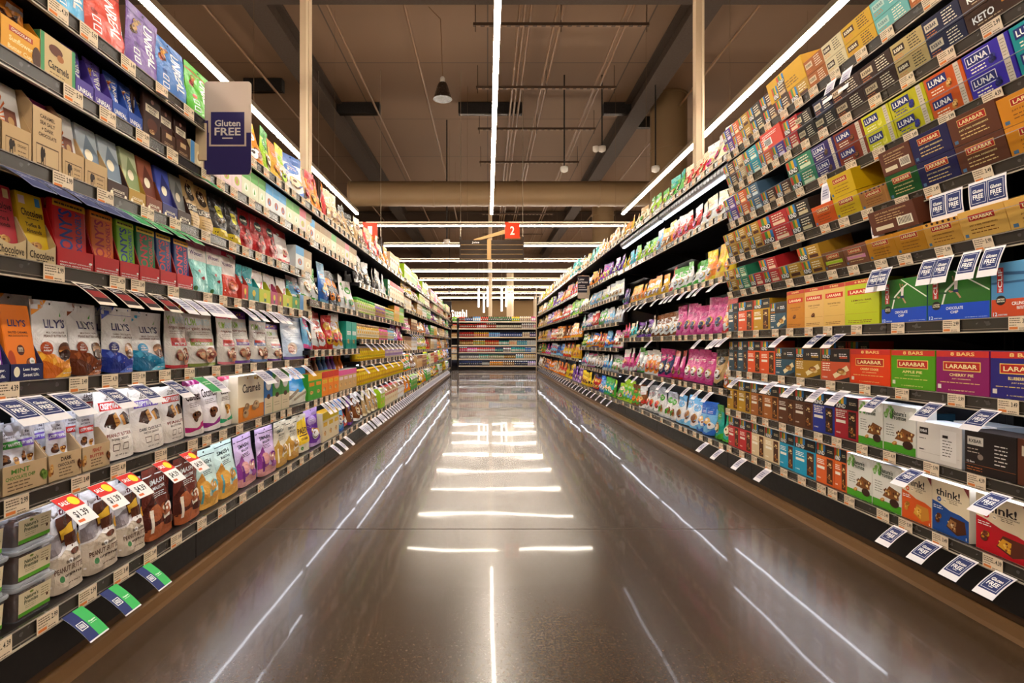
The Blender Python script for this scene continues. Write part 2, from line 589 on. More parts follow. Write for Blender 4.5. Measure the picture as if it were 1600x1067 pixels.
def build_tray(w, h, d, base, ds, parts=True, seed=1, cut=.55, scallop=0, inner=None, side=None, **k):
    """open card display tray: floor, back, raised sides, low front with a shaped edge"""
    mb = MB(); m = mat(base, 'card'); mi = mat(inner or base, 'card'); t = .0018
    mb.box(-w / 2, -d / 2, 0, w / 2, d / 2, t, m)
    mb.box(-w / 2, d / 2 - t, 0, w / 2, d / 2, h, mi)
    fh = h * cut
    for sg in (-1, 1):            # sides slope from the front edge up to the back
        x0 = sg * w / 2; x1 = sg * (w / 2 - t)
        pr = [(-d / 2, 0), (d / 2, 0), (d / 2, h), (-d * .25, h), (-d / 2, fh)]
        A = [(x0, y, z) for y, z in pr]; B = [(x1, y, z) for y, z in pr]
        mb.face(A if sg > 0 else A[::-1], m); mb.face(B[::-1] if sg > 0 else B, mi)
        for i in range(5):
            j = (i + 1) % 5
            mb.face([A[i], B[i], B[j], A[j]] if sg > 0 else [A[j], B[j], B[i], A[i]], m)
    n = 12
    top = []
    for i in range(n + 1):
        u = i / n
        top.append(fh * (1 - scallop * math.sin(math.pi * u)))
    for i in range(n):
        a = (i / n - .5) * w; b = ((i + 1) / n - .5) * w
        mb.face([(a, -d / 2, 0), (b, -d / 2, 0), (b, -d / 2, top[i + 1]), (a, -d / 2, top[i])], m)
        mb.face([(b, -d / 2 + t, 0), (a, -d / 2 + t, 0), (a, -d / 2 + t, top[i]), (b, -d / 2 + t, top[i + 1])], mi)
        mb.face([(a, -d / 2, top[i]), (b, -d / 2, top[i + 1]), (b, -d / 2 + t, top[i + 1]), (a, -d / 2 + t, top[i])], m)
    Front(lambda u, v: ((u - .5) * w, -d / 2, v * fh), gap=0.0004).decals(mb, ds, 'card')
    return [(None, mb)]

def build_tub(w, h, d, base, ds, parts=True, seed=1, **k):
    """clear rectangular food tub: clear body, dark filling, ribbed lid, wrap label"""
    def ring(sx, sy, z, n=6):
        r = min(sx, sy) * .22; out = []
        for cx, cy, a0 in ((sx - r, sy - r, 0), (-sx + r, sy - r, 90), (-sx + r, -sy + r, 180), (sx - r, -sy + r, 270)):
            for i in range(n):
                a = math.radians(a0 + 90 * i / (n - 1))
                out.append((cx + r * math.cos(a), cy + r * math.sin(a), z))
        return out
    X, Y = w / 2, d / 2
    body = MB()
    rows = [ring(X * .84, Y * .84, 0), ring(X * .92, Y * .92, h * .78), ring(X * .97, Y * .97, h * .80)]
    body.grid(rows, M_TUB, True, True); body.face(rows[0][::-1], M_TUB)
    fl = MB()
    rows = [ring(X * .81, Y * .81, .002), ring(X * .87, Y * .87, h * .55), ring(X * .6, Y * .6, h * .66)]
    fl.grid(rows, mat('#3a2216', 'foil'), True, True); fl.face(rows[0][::-1], mat('#3a2216', 'foil')); fl.face(rows[2], mat('#4a2e1e', 'foil'))
    lid = MB()
    rows = [ring(X * .99, Y * .99, h * .79), ring(X, Y, h * .81), ring(X, Y, h * .87), ring(X * .93, Y * .93, h * .90), ring(X * .90, Y * .90, h * .88), ring(X * .86, Y * .86, h * .97), ring(X * .82, Y * .82, h * .98)]
    lid.grid(rows, M_LID, True, True); lid.face(rows[-1], M_LID)
    lb = MB()
    F = lambda u, v: ((u - .5) * w * .74 * (1 + .04 * v), -Y * (.845 + .08 * (.12 + v * .62)) - .0008, h * (.10 + .60 * v))
    f = Front(F, 1, 1, .0004)
    lb.face([F(0, 0), F(1, 0), F(1, 1), F(0, 1)], mat(base, 'paper'))
    f.decals(lb, ds, 'paper')
    return [(None, body), ('filling', fl), ('lid', lid), ('label', lb)]

BUILD = {'bag': build_bag, 'box': build_box, 'jar': build_jar, 'bottle': build_bottle, 'can': build_can, 'bar': build_bar, 'tray': build_tray, 'tub': build_tub}

# ------------------------------------------------------------------ designs: name -> (builder, object name, what it is called, w, h, d, base colour, prints, extra)
D = {}
def design(key, build, name, desc, w, h, d, base, ds, cat=None, **k):
    D[key] = dict(build=build, name=name, desc=desc, w=w, h=h, d=d, base=base, ds=ds, k=k, cat=cat or name.split('_')[-1])

CHOC = ['#4a2413', '#6b3a1e', '#2f160c', '#8a5428']
NUT = ['#b9772f', '#d29a4e', '#7b4218', '#e0b36c']
BARC = ['#6a3b1a', '#c08a3e', '#e6c98a', '#4a2410', '#9c5e25']
NAVY = '#262a5e'
WHITE = '#f3f1ee'
CREAM = '#efe3c8'

# --- left shelving
def lily(key, desc, c1, c2, c3, disc, l1, l2, food=CHOC):
    design(key, 'bag', 'chocolate_pouch', desc, .135, .185, .045, '#dfdcdc',
        R(0, .88, 1, 1, '#dedcdd') + PG([(0, 1), (0, .80), (.28, .9), (.42, 1)], c1) +
        PG([(0, 0), (1, 0), (1, .30), (.72, .20), (.45, .30), (.2, .33), (0, .36)], c1) +
        PG([(0, 0), (.8, 0), (.55, .12), (.2, .22), (0, .24)], c2) + PG([(.4, 0), (1, 0), (1, .14), (.7, .1)], c3) +
        PG([(.05, .30), (.14, .34), (.2, .27), (.12, .22)], c3) + PG([(.32, .24), (.42, .27), (.45, .2), (.36, .16)], c3) +
        T("LILY'S", .56, .70, .115, '#2a2b5c', .60) + PG([(.7, .80), (.76, .86), (.74, .79)], '#4fa046') +
        T(l1, .56, .585, .026, '#5b3a2a', .56) + T(l2, .55, .54, .034, '#5b2a1a', .68) +
        E(.24, .385, .145, .085, disc) + T('No', .24, .42, .022, WHITE, .08) + T('Sugar', .24, .39, .024, WHITE, .15) + T('Added!', .24, .355, .024, WHITE, .17) +
        E(.74, .34, .19, .12, food[0]) + E(.74, .36, .17, .05, food[1]) + R(.56, .33, .92, .355, '#c98a4a') + E(.74, .29, .16, .07, food[2]) +
        T('NET WT 3.5 OZ', .78, .05, .016, WHITE, .26), seal=c1 if key == 'lily_blue' else None)
lily('lily_orange', 'white and orange pouch of peanut butter cups', '#e08a1e', '#c9631a', '#f2b33a', '#a8431c', 'MILK CHOCOLATE', 'PEANUT BUTTER CUPS')
lily('lily_brown', 'silver pouch with brown foot and red disc', '#7c3b1c', '#5a2a16', '#a85a2a', '#8a3a1e', 'MILK CHOCOLATE', 'PEANUT BUTTER CUPS', ['#5a3a26', '#8a6440', '#4a2c1a', '#a0703c'])
lily('lily_blue', 'silver pouch with royal blue foot and almonds', '#2a3fa8', '#1c2f86', '#5572d8', '#2c2f70', 'DARK CHOCOLATE', 'COVERED ALMONDS', ['#8a5a3a', '#b98a5e', '#6a3a20', '#d6a878'])
lily('lily_cyan', 'silver pouch with cyan foot and hazelnuts', '#1683b4', '#0f6a98', '#49b4da', '#1d8cc4', 'MILK CHOCOLATE', 'COVERED ALMONDS', ['#7a4a2a', '#a9744a', '#5a3018', '#c99a6a'])
for k_, c_, ds_ in (('bar_purple', '#8d3fae', 'purple wrapped chocolate bar in a navy tray'), ('bar_orange', '#e0761c', 'orange salted caramel bar in a navy tray')):
    design(k_, 'bar', 'chocolate_bar', ds_, .085, .165, .013, c_,
        T("LILY'S", .5, .76, .10, NAVY, .62) + T('SALTED CARAMEL', .5, .63, .03, '#3a1a20', .68) + T('MILK CHOCOLATE STYLE', .5, .58, .022, '#3a1a20', .68) +
        E(.5, .38, .13, .075, '#4a1d16') + T('55%', .5, .40, .035, CREAM, .16) + T('STEVIA', .5, .365, .018, CREAM, .18) + E(.15, .22, .13, .16, '#a8401a' if c_ != '#8d3fae' else '#5c2a86') +
        E(.78, .17, .16, .10, '#5a2a16') + E(.72, .2, .06, .04, '#8a4c24') + E(.84, .22, .1, .05, WHITE) + T('NO', .84, .22, .03, '#3a7a3a', .1), cat='chocolate bar')
design('tray_navy', 'tray', 'display_tray', 'navy card display tray', .12, .09, .11, '#272b55',
    E(.18, .55, .09, .3, CREAM) + T('Less Sugar.', .62, .66, .20, WHITE, .5) + T('Sweet Life.', .62, .36, .20, WHITE, .5), cut=.42, cat='tray')

def yum(key, desc, top, txt, sub, foot):
    design(key, 'bag', 'candy_bag', desc, .15, .215, .05, '#e3dcd6',
        R(0, .86, 1, 1, top) + SPK(.05, .87, .95, .99, ['#d9402c', '#f0a030', '#7c3fa0', '#e8d040'], 12, .035, 5, .5) +
        T('YUM', .25, .73, .12, '#86b32a', .36) + T('EARTH', .70, .735, .10, '#c8dfe8', .46) + T(txt, .5, .615, .06, '#7a3a2a', .78) +
        LN(.12, .88, .555, 2, .03, '#9a8a80') + R(.14, .34, .86, .46, foot) + R(.16, .40, .84, .455, '#b9392c') + T(sub, .5, .37, .035, WHITE, .5) +
        FOOD(.35, .2, .26, .12, ['#b06a52', '#8f3f36', '#d6a07c', '#c9b48f'], 7) + FOOD(.68, .18, .24, .12, ['#9a5040', '#c98a6a', '#7a3028', '#e0c0a0'], 7, 4) + R(0, 0, 1, .05, foot), seal=top, cat='bag of candy')
yum('yum_red', 'red topped white candy bag', '#cf2a26', 'organic pops', 'POPS', '#c8323c')
yum('yum_beige', 'beige candy bag with green and blue lettering', '#6a4a22', 'organic sours', 'GUMMY', '#7c8a3a')
yum('yum_pink', 'white candy bag with pink top panel', '#e0506a', 'organic', 'FRUIT', '#e07a8a')
yum('yum_purple', 'white candy bag with purple top panel', '#5c2f8c', 'organic', 'GUMMY', '#6a3f9c')
yum('yum_ice', 'pale blue candy bag with green leaf', '#9cc8ea', 'organic', 'MINTS', '#6f8fd0')
design('ice_bag', 'bag', 'candy_bag', 'tall ice blue candy bag', .16, .235, .05, '#b6c9e6',
    R(0, .9, 1, 1, '#8fa8d8') + LN(.2, .8, .6, 3, .05, '#4a5a9a') + E(.5, .75, .2, .05, '#e8f0fa') + E(.3, .25, .2, .14, '#d8c0b0') + FOOD(.3, .22, .2, .12, ['#8a3a2a', '#c89a80'], 4) + R(0, 0, 1, .06, '#5a4a9a'), cat='bag of candy')

def wafer(key, desc, lab, f1, f2, w=.15, h=.19):
    design(key, 'bag', 'wafer_pouch', desc, w, h, .05, '#e6dcd2',
        T('Little', .5, .905, .05, '#3a2a26', .3) + T('SECRETS', .5, .855, .028, '#3a2a26', .4) +
        R(.1, .70, .9, .82, lab) + T('CRISPY WAFERS', .5, .76, .085, WHITE, .74) +
        PG([(.16, .48), (.3, .64), (.52, .66), (.58, .5), (.4, .42)], '#3d1f12') + PG([(.40, .62), (.56, .66), (.6, .5), (.48, .45)], '#c98a3e') + R(.45, .5, .56, .52, '#8a5220') + R(.45, .56, .56, .58, '#8a5220') +
        PG([(.62, .6), (.78, .66), (.92, .6), (.88, .47), (.7, .46)], '#3d1f12') + PG([(.62, .6), (.72, .62), (.76, .47), (.68, .46)], '#c98a3e') +
        T(f1, .5, .345, .05, '#7a1f1c' if 'red' in key else '#2c2030', .72) + T(f2, .5, .285, .032, '#3a2a26', .5) +
        FRAME(.28, .12, .44, .22, .012, '#6a5a50') + FRAME(.54, .12, .70, .22, .012, '#6a5a50') + T('NET WT 5 OZ', .5, .06, .022, '#4a3a36', .36), cat='pouch of wafers')
wafer('wafer_red', 'white crispy wafer pouch with red label', '#c8302a', 'PEANUT BUTTER', 'IN DARK CHOCOLATE')
wafer('wafer_purple', 'white crispy wafer pouch with violet label', '#6c4fb0', 'DARK CHOCOLATE', 'WITH SEA SALT')
wafer('wafer_redb', 'white candy pouch with orange red label and peanut', '#cc3a28', 'PEANUT', 'BUTTER')
for k_, c_, ds_ in (('mini_green', '#3f9a3c', 'small white packet with green label'), ('mini_purple', '#7658b4', 'small white packet with violet label'), ('mini_red', '#c8302a', 'small white packet with red label')):
    design(k_, 'bag', 'wafer_packet', ds_, .062, .145, .028, '#d9d6dc',
        T('Little', .5, .84, .04, '#3a2a3a', .4) + T('SECRETS', .5, .78, .025, '#3a2a3a', .55) + R(.08, .62, .92, .73, c_) + T('CRISPY WAFERS', .5, .675, .05, WHITE, .74) +
        FOOD(.35, .46, .25, .1, CHOC, 4) + FOOD(.68, .42, .22, .1, NUT, 3) + LN(.2, .8, .25, 3, .05, '#4a3a4a'), seal='#cfd0dc', cat='packet')
for k_, c_, t1, t2, ds_ in (('tray_mint', '#4c7f2a', 'MINT', 'CHOCOLATE CHIP', 'kraft display tray printed with green mint leaves'), ('tray_dark', '#3a2a22', 'DARK', 'CHOCOLATE', 'kraft display tray printed dark chocolate'), ('tray_pb', '#a83022', 'PEANUT', 'BUTTER', 'kraft display tray with red peanut lettering')):
    design(k_, 'tray', 'display_tray', ds_, .12, .10, .12, '#c8ab84',
        T(t1, .52, .78, .16, c_, .32) + T(t2, .52, .56, .13, c_, .5) + LN(.3, .75, .38, 3, .12, '#6a5238', .04) +
        FOOD(.1, .4, .1, .3, ['#6f8a3a', '#4f6a26', '#8aa44e'] if t1 == 'MINT' else NUT, 4) + FOOD(.92, .5, .09, .3, ['#6f8a3a', '#4f6a26', '#8aa44e'] if t1 == 'MINT' else CHOC, 4, 5), cut=.62, cat='tray')
design('divider', 'box', 'shelf_divider', 'rounded grey plastic shelf divider', .012, .14, .12, '#8e9298', [], cat='divider')

def justin(key, desc, l1, l2, sand='#ccbca8'):
    design(key, 'bag', 'chocolate_pouch', desc, .14, .215, .05, '#dcd6d6',
        PG([(0, .46), (0, .40), (.9, .56), (.9, .62)], '#b8b0ae') + PG([(0, 0), (1, 0), (1, .5), (0, .38)], sand) + PG([(0, .40), (.4, .47), (.45, .66), (0, .56)], '#8a7f80') +
        T("Justin's", .5, .86, .12, '#5a2026', .66) +
        PG([(.3, .74), (.36, .80), (.68, .82), (.82, .76), (.74, .54), (.4, .52)], '#4a2416') + PG([(.36, .66), (.78, .72), (.72, .57), (.42, .55)], '#e8b12e') + PG([(.46, .60), (.84, .62), (.78, .44), (.5, .44)], '#572c1a') +
        PG([(.44, .44), (.52, .48), (.84, .48), (.86, .42), (.6, .40)], '#f4efe8') + E(.68, .40, .15, .035, '#5a2e1c') + E(.92, .5, .07, .07, '#d99a2e') +
        E(.5, .315, .055, .03, WHITE) + T('dark chocolate', .6, .315, .04, '#4a3a34', .44) + T(l1, .5, .24, .06, '#5a3f34', .82) + T(l2, .58, .165, .045, '#3a2a26', .5) +
        E(.24, .15, .065, .035, '#3f7a4a') + LN(.4, .8, .07, 1, .02, '#6a5a50'), seal='#d8d2d2', cat='pouch of peanut butter cups')
justin('justin', 'white peanut butter cup pouch with cut cup picture', 'PEANUT BUTTER', 'organic')
def smash(key, desc, base, ink, c1, c2, c3):
    design(key, 'bag', 'cookie_pouch', desc, .15, .215, .05, base,
        R(0, .885, 1, .9, ink) + T('SMASH', .5, .78, .075, ink, .56) + T('MALLOW', .54, .69, .05, ink, .44) + LN(.3, .75, .62, 3, .028, ink) +
        PG([(0, .45), (.25, .62), (.4, .4), (.42, 0), (0, 0)], c1) + E(.3, .36, .2, .12, c2) + FOOD(.68, .36, .27, .17, [c3, c2, '#f0e2c8', c1], 6) + PG([(0, .16), (.4, .2), (1, .13), (1, 0), (0, 0)], c2) +
        R(.12, .1, .2, .42, c3) + E(.72, .18, .2, .06, c1), cat='pouch')
smash('smash_brown', 'reddish brown marshmallow pouch with white lettering', '#6e3026', WHITE, '#4a1e16', '#a85a34', '#efe0cc')
smash('smash_teal', 'pale green marshmallow pouch with sandcastle picture', '#c9e0d6', '#2a3a3c', '#c88a3a', '#d8a24a', '#5aa0a8')
smash('smash_purple', 'lilac marshmallow pouch with plum picture', '#cdb2d8', '#2a2a3c', '#8a3a8c', '#c88a8a', '#6a2a7a')
smash('smash_cream', 'cream marshmallow pouch with popcorn picture', '#ded4bc', '#3a4a4c', '#c8a04a', '#b8883a', '#f4e8cc')
design('paleo', 'bag', 'cookie_pouch', 'yellow and white pouch with slanted lettering', .14, .215, .05, '#d8cdb4',
    PG([(.1, .2), (.1, .78), (.9, .9), (.92, .22)], '#e8bf1e') + T('PALEO', .52, .56, .16, '#4a2a20', .66) + R(.2, .42, .85, .45, '#4a2a20') + T('COOKIES', .52, .34, .06, '#4a2a20', .5) + E(.3, .1, .1, .05, '#4a7a3a'), cat='pouch')
design('tub', 'tub', 'snack_tub', 'clear lidded tub with tan and green label', .128, .086, .11, '#d8c8a4',
    R(0, 0, 1, .16, '#5aa02c') + T("Nature's", .38, .74, .17, '#2c3a22', .42) + T('Promise', .38, .54, .17, '#2c3a22', .42) + LN(.68, .96, .8, 4, .11, '#7a6a4a', .03) + E(.38, .9, .06, .05, '#6a7a2a') + E(.88, .42, .035, .07, '#4a2a1c') + LN(.2, .56, .36, 2, .08, '#8a7a5a', .02), cat='tub')

def cocomel(key, desc, base, c1, c2, food):
    design(key, 'bag', 'candy_pouch', desc, .11, .20, .045, base,
        R(.15, .86, .45, .95, c2) + T('Cocomels', .5, .68, .16, '#3a2a2a', .78) + LN(.2, .8, .55, 3, .03, '#6a5a5a') +
        PG([(0, .16), (.4, .12), (1, .24), (1, .12), (0, .06)], c1) + FOOD(.5, .34, .32, .13, food, 6), seal=c2, cat='pouch of candy')
cocomel('coco_magenta', 'white caramel pouch with magenta sweep', '#ddd2cc', '#b0246a', '#8a1f5c', CHOC)
cocomel('coco_purple', 'white caramel pouch with purple sweep', '#ddd4d4', '#8a2a7c', '#3f8a9a', CHOC)
cocomel('coco_green', 'white caramel pouch with green sweep', '#ddd4c8', '#2f9a6a', '#b83a5a', NUT)
design('caramel_box', 'box', 'candy_carton', 'cream carton with orange caramels along the bottom', .16, .19, .07, '#e6d8bc',
    T('Caramels', .5, .72, .2, '#3a2a22', .7) + R(0, 0, 1, .32, '#d8802a') + FOOD(.3, .24, .2, .18, ['#8a6a4a', '#b8946a', '#6a4a30'], 5) + FOOD(.72, .28, .2, .18, ['#9a7a5a', '#c8a47a', '#7a5a3a'], 5, 3) + SPK(.3, .88, .98, .98, ['#c8941e', '#8a5a1a'], 10, .03), top='#e8dcc4', cat='carton')
def egg(key, desc, c):
    design(key, 'box', 'candy_carton', desc, .055, .20, .06, c,
        R(0, 0, 1, .38, '#d8c8a8') + E(.5, .7, .36, .16, '#f0ead8') + E(.5, .7, .3, .13, '#ffffff') + T('OCHO', .5, .72, .04, '#7a2a2a', .4) + E(.5, .4, .22, .06, CHOC[0]) + LN(.2, .8, .22, 2, .06, '#5a4a3a'), top=c, cat='carton')
egg('egg_blue', 'narrow blue carton with white oval', '#3f7fc8'); egg('egg_green', 'narrow green carton with white oval', '#4f9a4a')
design('blue_bag', 'bag', 'candy_bag', 'bright blue bag with white sticks picture', .2, .20, .06, '#1f92d8',
    T('SWEET', .5, .75, .12, WHITE, .3) + PG([(0, 0), (0, .46), (.6, .3), (1, .5), (1, 0)], '#e0dccb') + PG([(.1, .2), (.5, .42), (.56, .36), (.16, .13)], '#8a7a6a') + PG([(.3, .15), (.9, .36), (.92, .3), (.34, .09)], '#a0907a'), cat='bag')

# left: chocolate bars and trays on the fourth to sixth shelves
def loveBar(key, desc, base, l1, l2, ink):
    design(key, 'bar', 'chocolate_bar', desc, .085, .16, .013, base,
        R(.06, .84, .3, .96, '#e0c8c8') + R(.7, .84, .9, .97, '#4a90c8' if 'yellow' in key else '#d8c08a') + T('Chocolove', .52, .72, .11, ink, .84) + LN(.3, .8, .63, 1, .02, ink, .012) + T(l1, .5, .54, .06, ink, .6) + T(l2, .5, .45, .06, ink, .6) +
        FOOD(.5, .22, .32, .12, NUT, 6), cat='chocolate bar')
loveBar('love_red', 'rose red bar with cherries and almonds print', '#b5303c', 'Cherries &', 'Almonds', '#3a1218')
loveBar('love_yellow', 'yellow toffee and almonds bar', '#e3bd22', 'Toffee &', 'Almonds', '#3a2a18')
loveBar('love_orange', 'amber chocolate bar', '#e08a1e', 'Salted', 'Almonds', '#3a2a18')
design('tray_love', 'tray', 'display_tray', 'tan scalloped tray with cursive lettering', .1, .10, .10, '#d4bd8f',
    T('Chocolove', .5, .42, .34, '#3a2818', .84) + LN(.3, .72, .16, 1, .05, '#3a2818', .05), cut=.5, scallop=.32, cat='tray')
TONY = ['#b3121c', 'CRAZY ABOUT CHOCOLATE,', 'SERIOUS ABOUT PEOPLE.']
def tony(key, desc, c, ink, top):
    design(key, 'bar', 'chocolate_bar', desc, .084, .165, .016, c,
        R(0, .90, 1, 1, top) + LN(.05, .95, .935, 1, .02, '#3a2a18', .03) +
        T("TONY'S", .36, .50, .42, ink, .76, 1) + T('CHOCOLONELY', .76, .48, .2, ink, .80, 1) + R(.05, .05, .95, .08, ink), cat='chocolate bar')
tony('tony_red', 'thick red bar with big blue lettering', '#c31c22', '#23388a', '#e0a020')
tony('tony_orange', 'thick orange bar with big red lettering', '#e06a1c', '#b01c2a', '#f0902a')
tony('tony_lime', 'thick lime green bar with blue lettering', '#76b52c', '#1f3f8c', '#b8d23a')
tony('tony_green', 'thick dark green bar with red lettering', '#1f6a3c', '#c8202a', '#e0c030')
tony('tony_blue', 'thick navy bar with red lettering', '#23407e', '#cf2430', '#e8b828')
tony('tony_navy', 'thick deep blue bar with pink lettering', '#1e2f6c', '#d8364a', '#e0a020')
design('tray_red', 'tray', 'display_tray', 'glossy red card tray with white slogan', .1, .14, .11, '#c0141c',
    T(TONY[1], .5, .33, .07, WHITE, .84) + T(TONY[2], .5, .2, .07, WHITE, .84) + E(.9, .46, .05, .06, WHITE), cut=.36, inner='#8a1016', side='#c0141c', cat='tray')
design('fish_teal', 'bag', 'candy_bag', 'teal and white bag with red fish pictures', .13, .195, .03, '#7fc4c0',
    R(0, .86, 1, .97, '#d88aa0') + R(0, .62, 1, .86, '#e6ddd8') + T('Wowsers', .4, .76, .09, '#5a3a6a', .64) + PG([(.3, .42), (.45, .46), (.5, .42), (.45, .38)], '#a8262c') + PG([(.5, .3), (.65, .34), (.7, .3), (.65, .26)], '#8a2028') + E(.2, .08, .09, .05, '#3a6a3a'), seal='#c85a7a', cat='bag of candy')
design('fish_red', 'bag', 'candy_bag', 'white topped bag with red candy picture', .13, .195, .035, '#e2d6d2',
    R(0, .9, 1, 1, '#c22a4a') + T('Wowsers', .45, .74, .09, '#5a3a6a', .64) + R(0, 0, 1, .5, '#c8402c') + FOOD(.5, .28, .36, .16, ['#b83020', '#d86a3a', '#8a2018'], 8), cat='bag of candy')
design('love_tissue', 'bag', 'candy_bag', 'small white crinkled bag with pink ribbon print', .1, .15, .05, '#e8e2e0', PG([(.3, .4), (.8, .7), (.8, .62), (.36, .33)], '#d8486a'), cat='bag')
for k_, c_, ds_ in (('tr_red', '#c23a30', 'small red card tray'), ('tr_teal', '#2f8f8c', 'small teal card tray'), ('tr_lime', '#b8c22c', 'small lime card tray'), ('tr_mag', '#b04068', 'small magenta card tray'), ('tr_green', '#4f9a58', 'small green card tray'), ('tr_brown', '#a85a3a', 'small brown card tray')):
    design(k_, 'tray', 'display_tray', ds_, .11, .11, .1, c_, PG([(.4, .2), (.6, .2), (.55, .8), (.45, .8)], '#3a6a4a') + E(.5, .6, .15, .2, '#d8c040') + R(.1, .08, .9, .14, CREAM), cut=.62, cat='tray')
design('teal_pack', 'bag', 'candy_bag', 'turquoise candy bag', .1, .15, .04, '#35aeb8', T('GUMS', .5, .6, .14, WHITE, .5) + E(.5, .3, .3, .1, '#d8e8e0'), cat='bag')

def bookbar(key, desc, c, fan, ink='#3a1a2a'):
    design(key, 'bar', 'chocolate_bar', desc, .085, .165, .011, c,
        sum([PG([(.05, .5), (.05 + .5 * math.cos(a), .5 + .4 * math.sin(a)), (.05 + .5 * math.cos(a + .1), .5 + .4 * math.sin(a + .1))], fan) for a in [-1.3 + .27 * i for i in range(10)]], []) +
        R(.36, .38, .82, .66, ink) + E(.6, .5, .12, .06, '#b08a5a') + R(.5, .44, .54, .5, '#b08a5a') + R(.66, .44, .70, .5, '#b08a5a'), cat='chocolate bar')
bookbar('bear_pink', 'magenta and violet bar with sunburst print', '#b0489c', '#5a1f4a')
bookbar('bear_orange', 'orange and red bar with sunburst print', '#cc4a3a', '#7a1f2a')
bookbar('bear_white', 'white bar with orange bands', '#d8d4d0', '#c8642a', '#6a3a2a')
def elephant(u, v, s, col):
    return E(u, v, .07 * s, .16 * s, col) + E(u + .075 * s, v + .04 * s, .035 * s, .10 * s, col) + R(u - .055 * s, v - .3 * s, u - .025 * s, v, col) + R(u + .02 * s, v - .3 * s, u + .05 * s, v, col) + R(u + .1 * s, v - .2 * s, u + .118 * s, v + .05 * s, col)
design('tray_kraft', 'tray', 'display_tray', 'kraft tray with small black animal emblem', .1, .12, .1, '#bf9f72',
    FRAME(.12, .12, .88, .62, .012, '#5a4228', .03) + elephant(.3, .42, 1.0, '#2c2018') + T('ORGANIC', .66, .46, .09, '#5a4228', .3) + LN(.52, .84, .28, 2, .12, '#5a4228', .03), cut=.6, cat='tray')
design('tray_kraft_note', 'tray', 'display_tray', 'tall kraft tray printed caramel sea salt', .1, .17, .1, '#c4a67c',
    T('CARAMEL', .5, .88, .06, '#3a2818', .5) + T('SEA SALT', .5, .78, .06, '#3a2818', .5) + T('+ DARK', .5, .68, .06, '#3a2818', .4) + T('CHOCOLATE', .5, .58, .06, '#3a2818', .6) + elephant(.32, .26, .8, '#2c2018') + FRAME(.12, .08, .88, .42, .012, '#5a4228', .02), cut=.82, cat='tray')
def fold(key, desc, c, c2, ink=CREAM):
    design(key, 'tray', 'display_tray', desc, .085, .11, .1, c, T('CHOCOLATE', .5, .5, .16, ink, .6) + LN(.3, .7, .3, 2, .12, ink, .03) + E(.18, .3, .07, .14, ink) + E(.85, .3, .06, .12, ink), cut=.42, cat='tray')
fold('tray_cocoa', 'dark cocoa card tray', '#3d2620', CREAM); fold('tray_gold', 'mustard gold card tray', '#b08a3a', CREAM); fold('tray_rust', 'rust brown card tray', '#7a3f28', CREAM); fold('tray_indigo', 'indigo card tray', '#2f2f68', CREAM)
for k_, c_, c2_, ds_ in (('thin_green', '#c2cba0', '#8a9a6a', 'pale green bar with cocoa picture'), ('thin_rust', '#a05a40', '#6a3020', 'copper brown chocolate bar'), ('thin_blue', '#4a5ac0', '#2a2f7a', 'blue violet chocolate bar'), ('thin_grey', '#8a8a86', '#5a5a58', 'grey chocolate bar'), ('thin_ice', '#b8c4cc', '#7a8a9a', 'ice grey chocolate bar')):
    design(k_, 'bar', 'chocolate_bar', ds_, .08, .165, .011, c_, PG([(0, .3), (.5, .9), (1, .6), (1, .3)], c2_) + E(.5, .55, .2, .1, CREAM) + T('COCOA', .5, .2, .06, CREAM, .5), cat='chocolate bar')
design('licorice', 'bag', 'candy_bag', 'kraft licorice bag with round dark badge', .12, .19, .05, '#c8a468',
    E(.5, .74, .32, .17, '#3a2818') + T('RJ', .5, .76, .13, CREAM, .3) + R(.06, .36, .94, .5, '#3a2818') + T('LICORICE', .5, .43, .09, CREAM, .76) + LN(.15, .85, .27, 4, .05, '#6a4a28'), cat='bag')
design('dark_bag', 'bag', 'candy_bag', 'black candy bag with yellow foot', .12, .19, .05, '#2c2622', R(0, 0, 1, .24, '#c8b01e') + E(.5, .62, .25, .13, '#d8d03a') + FOOD(.5, .42, .3, .12, ['#4a4038', '#6a5a48', '#a09080'], 6), cat='bag')
design('red_bag', 'bag', 'candy_bag', 'glossy red candy bag with black oval', .13, .19, .06, '#b01c20', E(.5, .74, .3, .12, '#1c1414') + T('ORGANIC', .5, .74, .05, CREAM, .44) + FOOD(.5, .35, .36, .22, ['#8a1418', '#c8342a', '#d88a6a', '#6a1014'], 9), cat='bag')
design('redwhite_bag', 'bag', 'candy_bag', 'white candy bag with red ends', .13, .19, .06, '#e0d6d4', R(0, .8, 1, 1, '#b8242a') + R(0, 0, 1, .14, '#b8242a') + FOOD(.5, .36, .3, .16, ['#b8242a', '#e8b8a0', '#8a1418'], 6), seal='#b8242a', cat='bag')

def unreal(key, desc, c, c2, food, box=False):
    ds = T('UNREAL', .66, .56, .3, WHITE, .62, -1) + E(.2, .44, .07, .04, c2) + FRAME(.12, .3, .3, .38, .015, WHITE) + FRAME(.12, .18, .3, .26, .015, WHITE) + FOOD(.25, .66, .16, .1, food, 4) + R(0, .88, 1, .9, c2) + FOOD(.3, .8, .16, .07, food, 3, 9)
    design(key, 'bag', 'candy_bag', desc, .15, .205, .045, c, ds, seal=c, cat='bag of candy')
unreal('unreal_cyan', 'light blue candy bag', '#4fa6d2', '#2a6fa0', ['#e8dcc8', '#c8a878'])
unreal('unreal_red', 'coral red candy bag', '#c8402c', '#8a2418', ['#5a2a1a', '#7a3a24'])
unreal('unreal_purple', 'violet candy bag', '#6f5096', '#4a2f6e', ['#5a3a2a', '#a87a3a'])
unreal('unreal_blue', 'mid blue candy bag with nuts', '#3f72b8', '#284c8a', ['#8a3020', '#c88a30', '#5a2a20'])
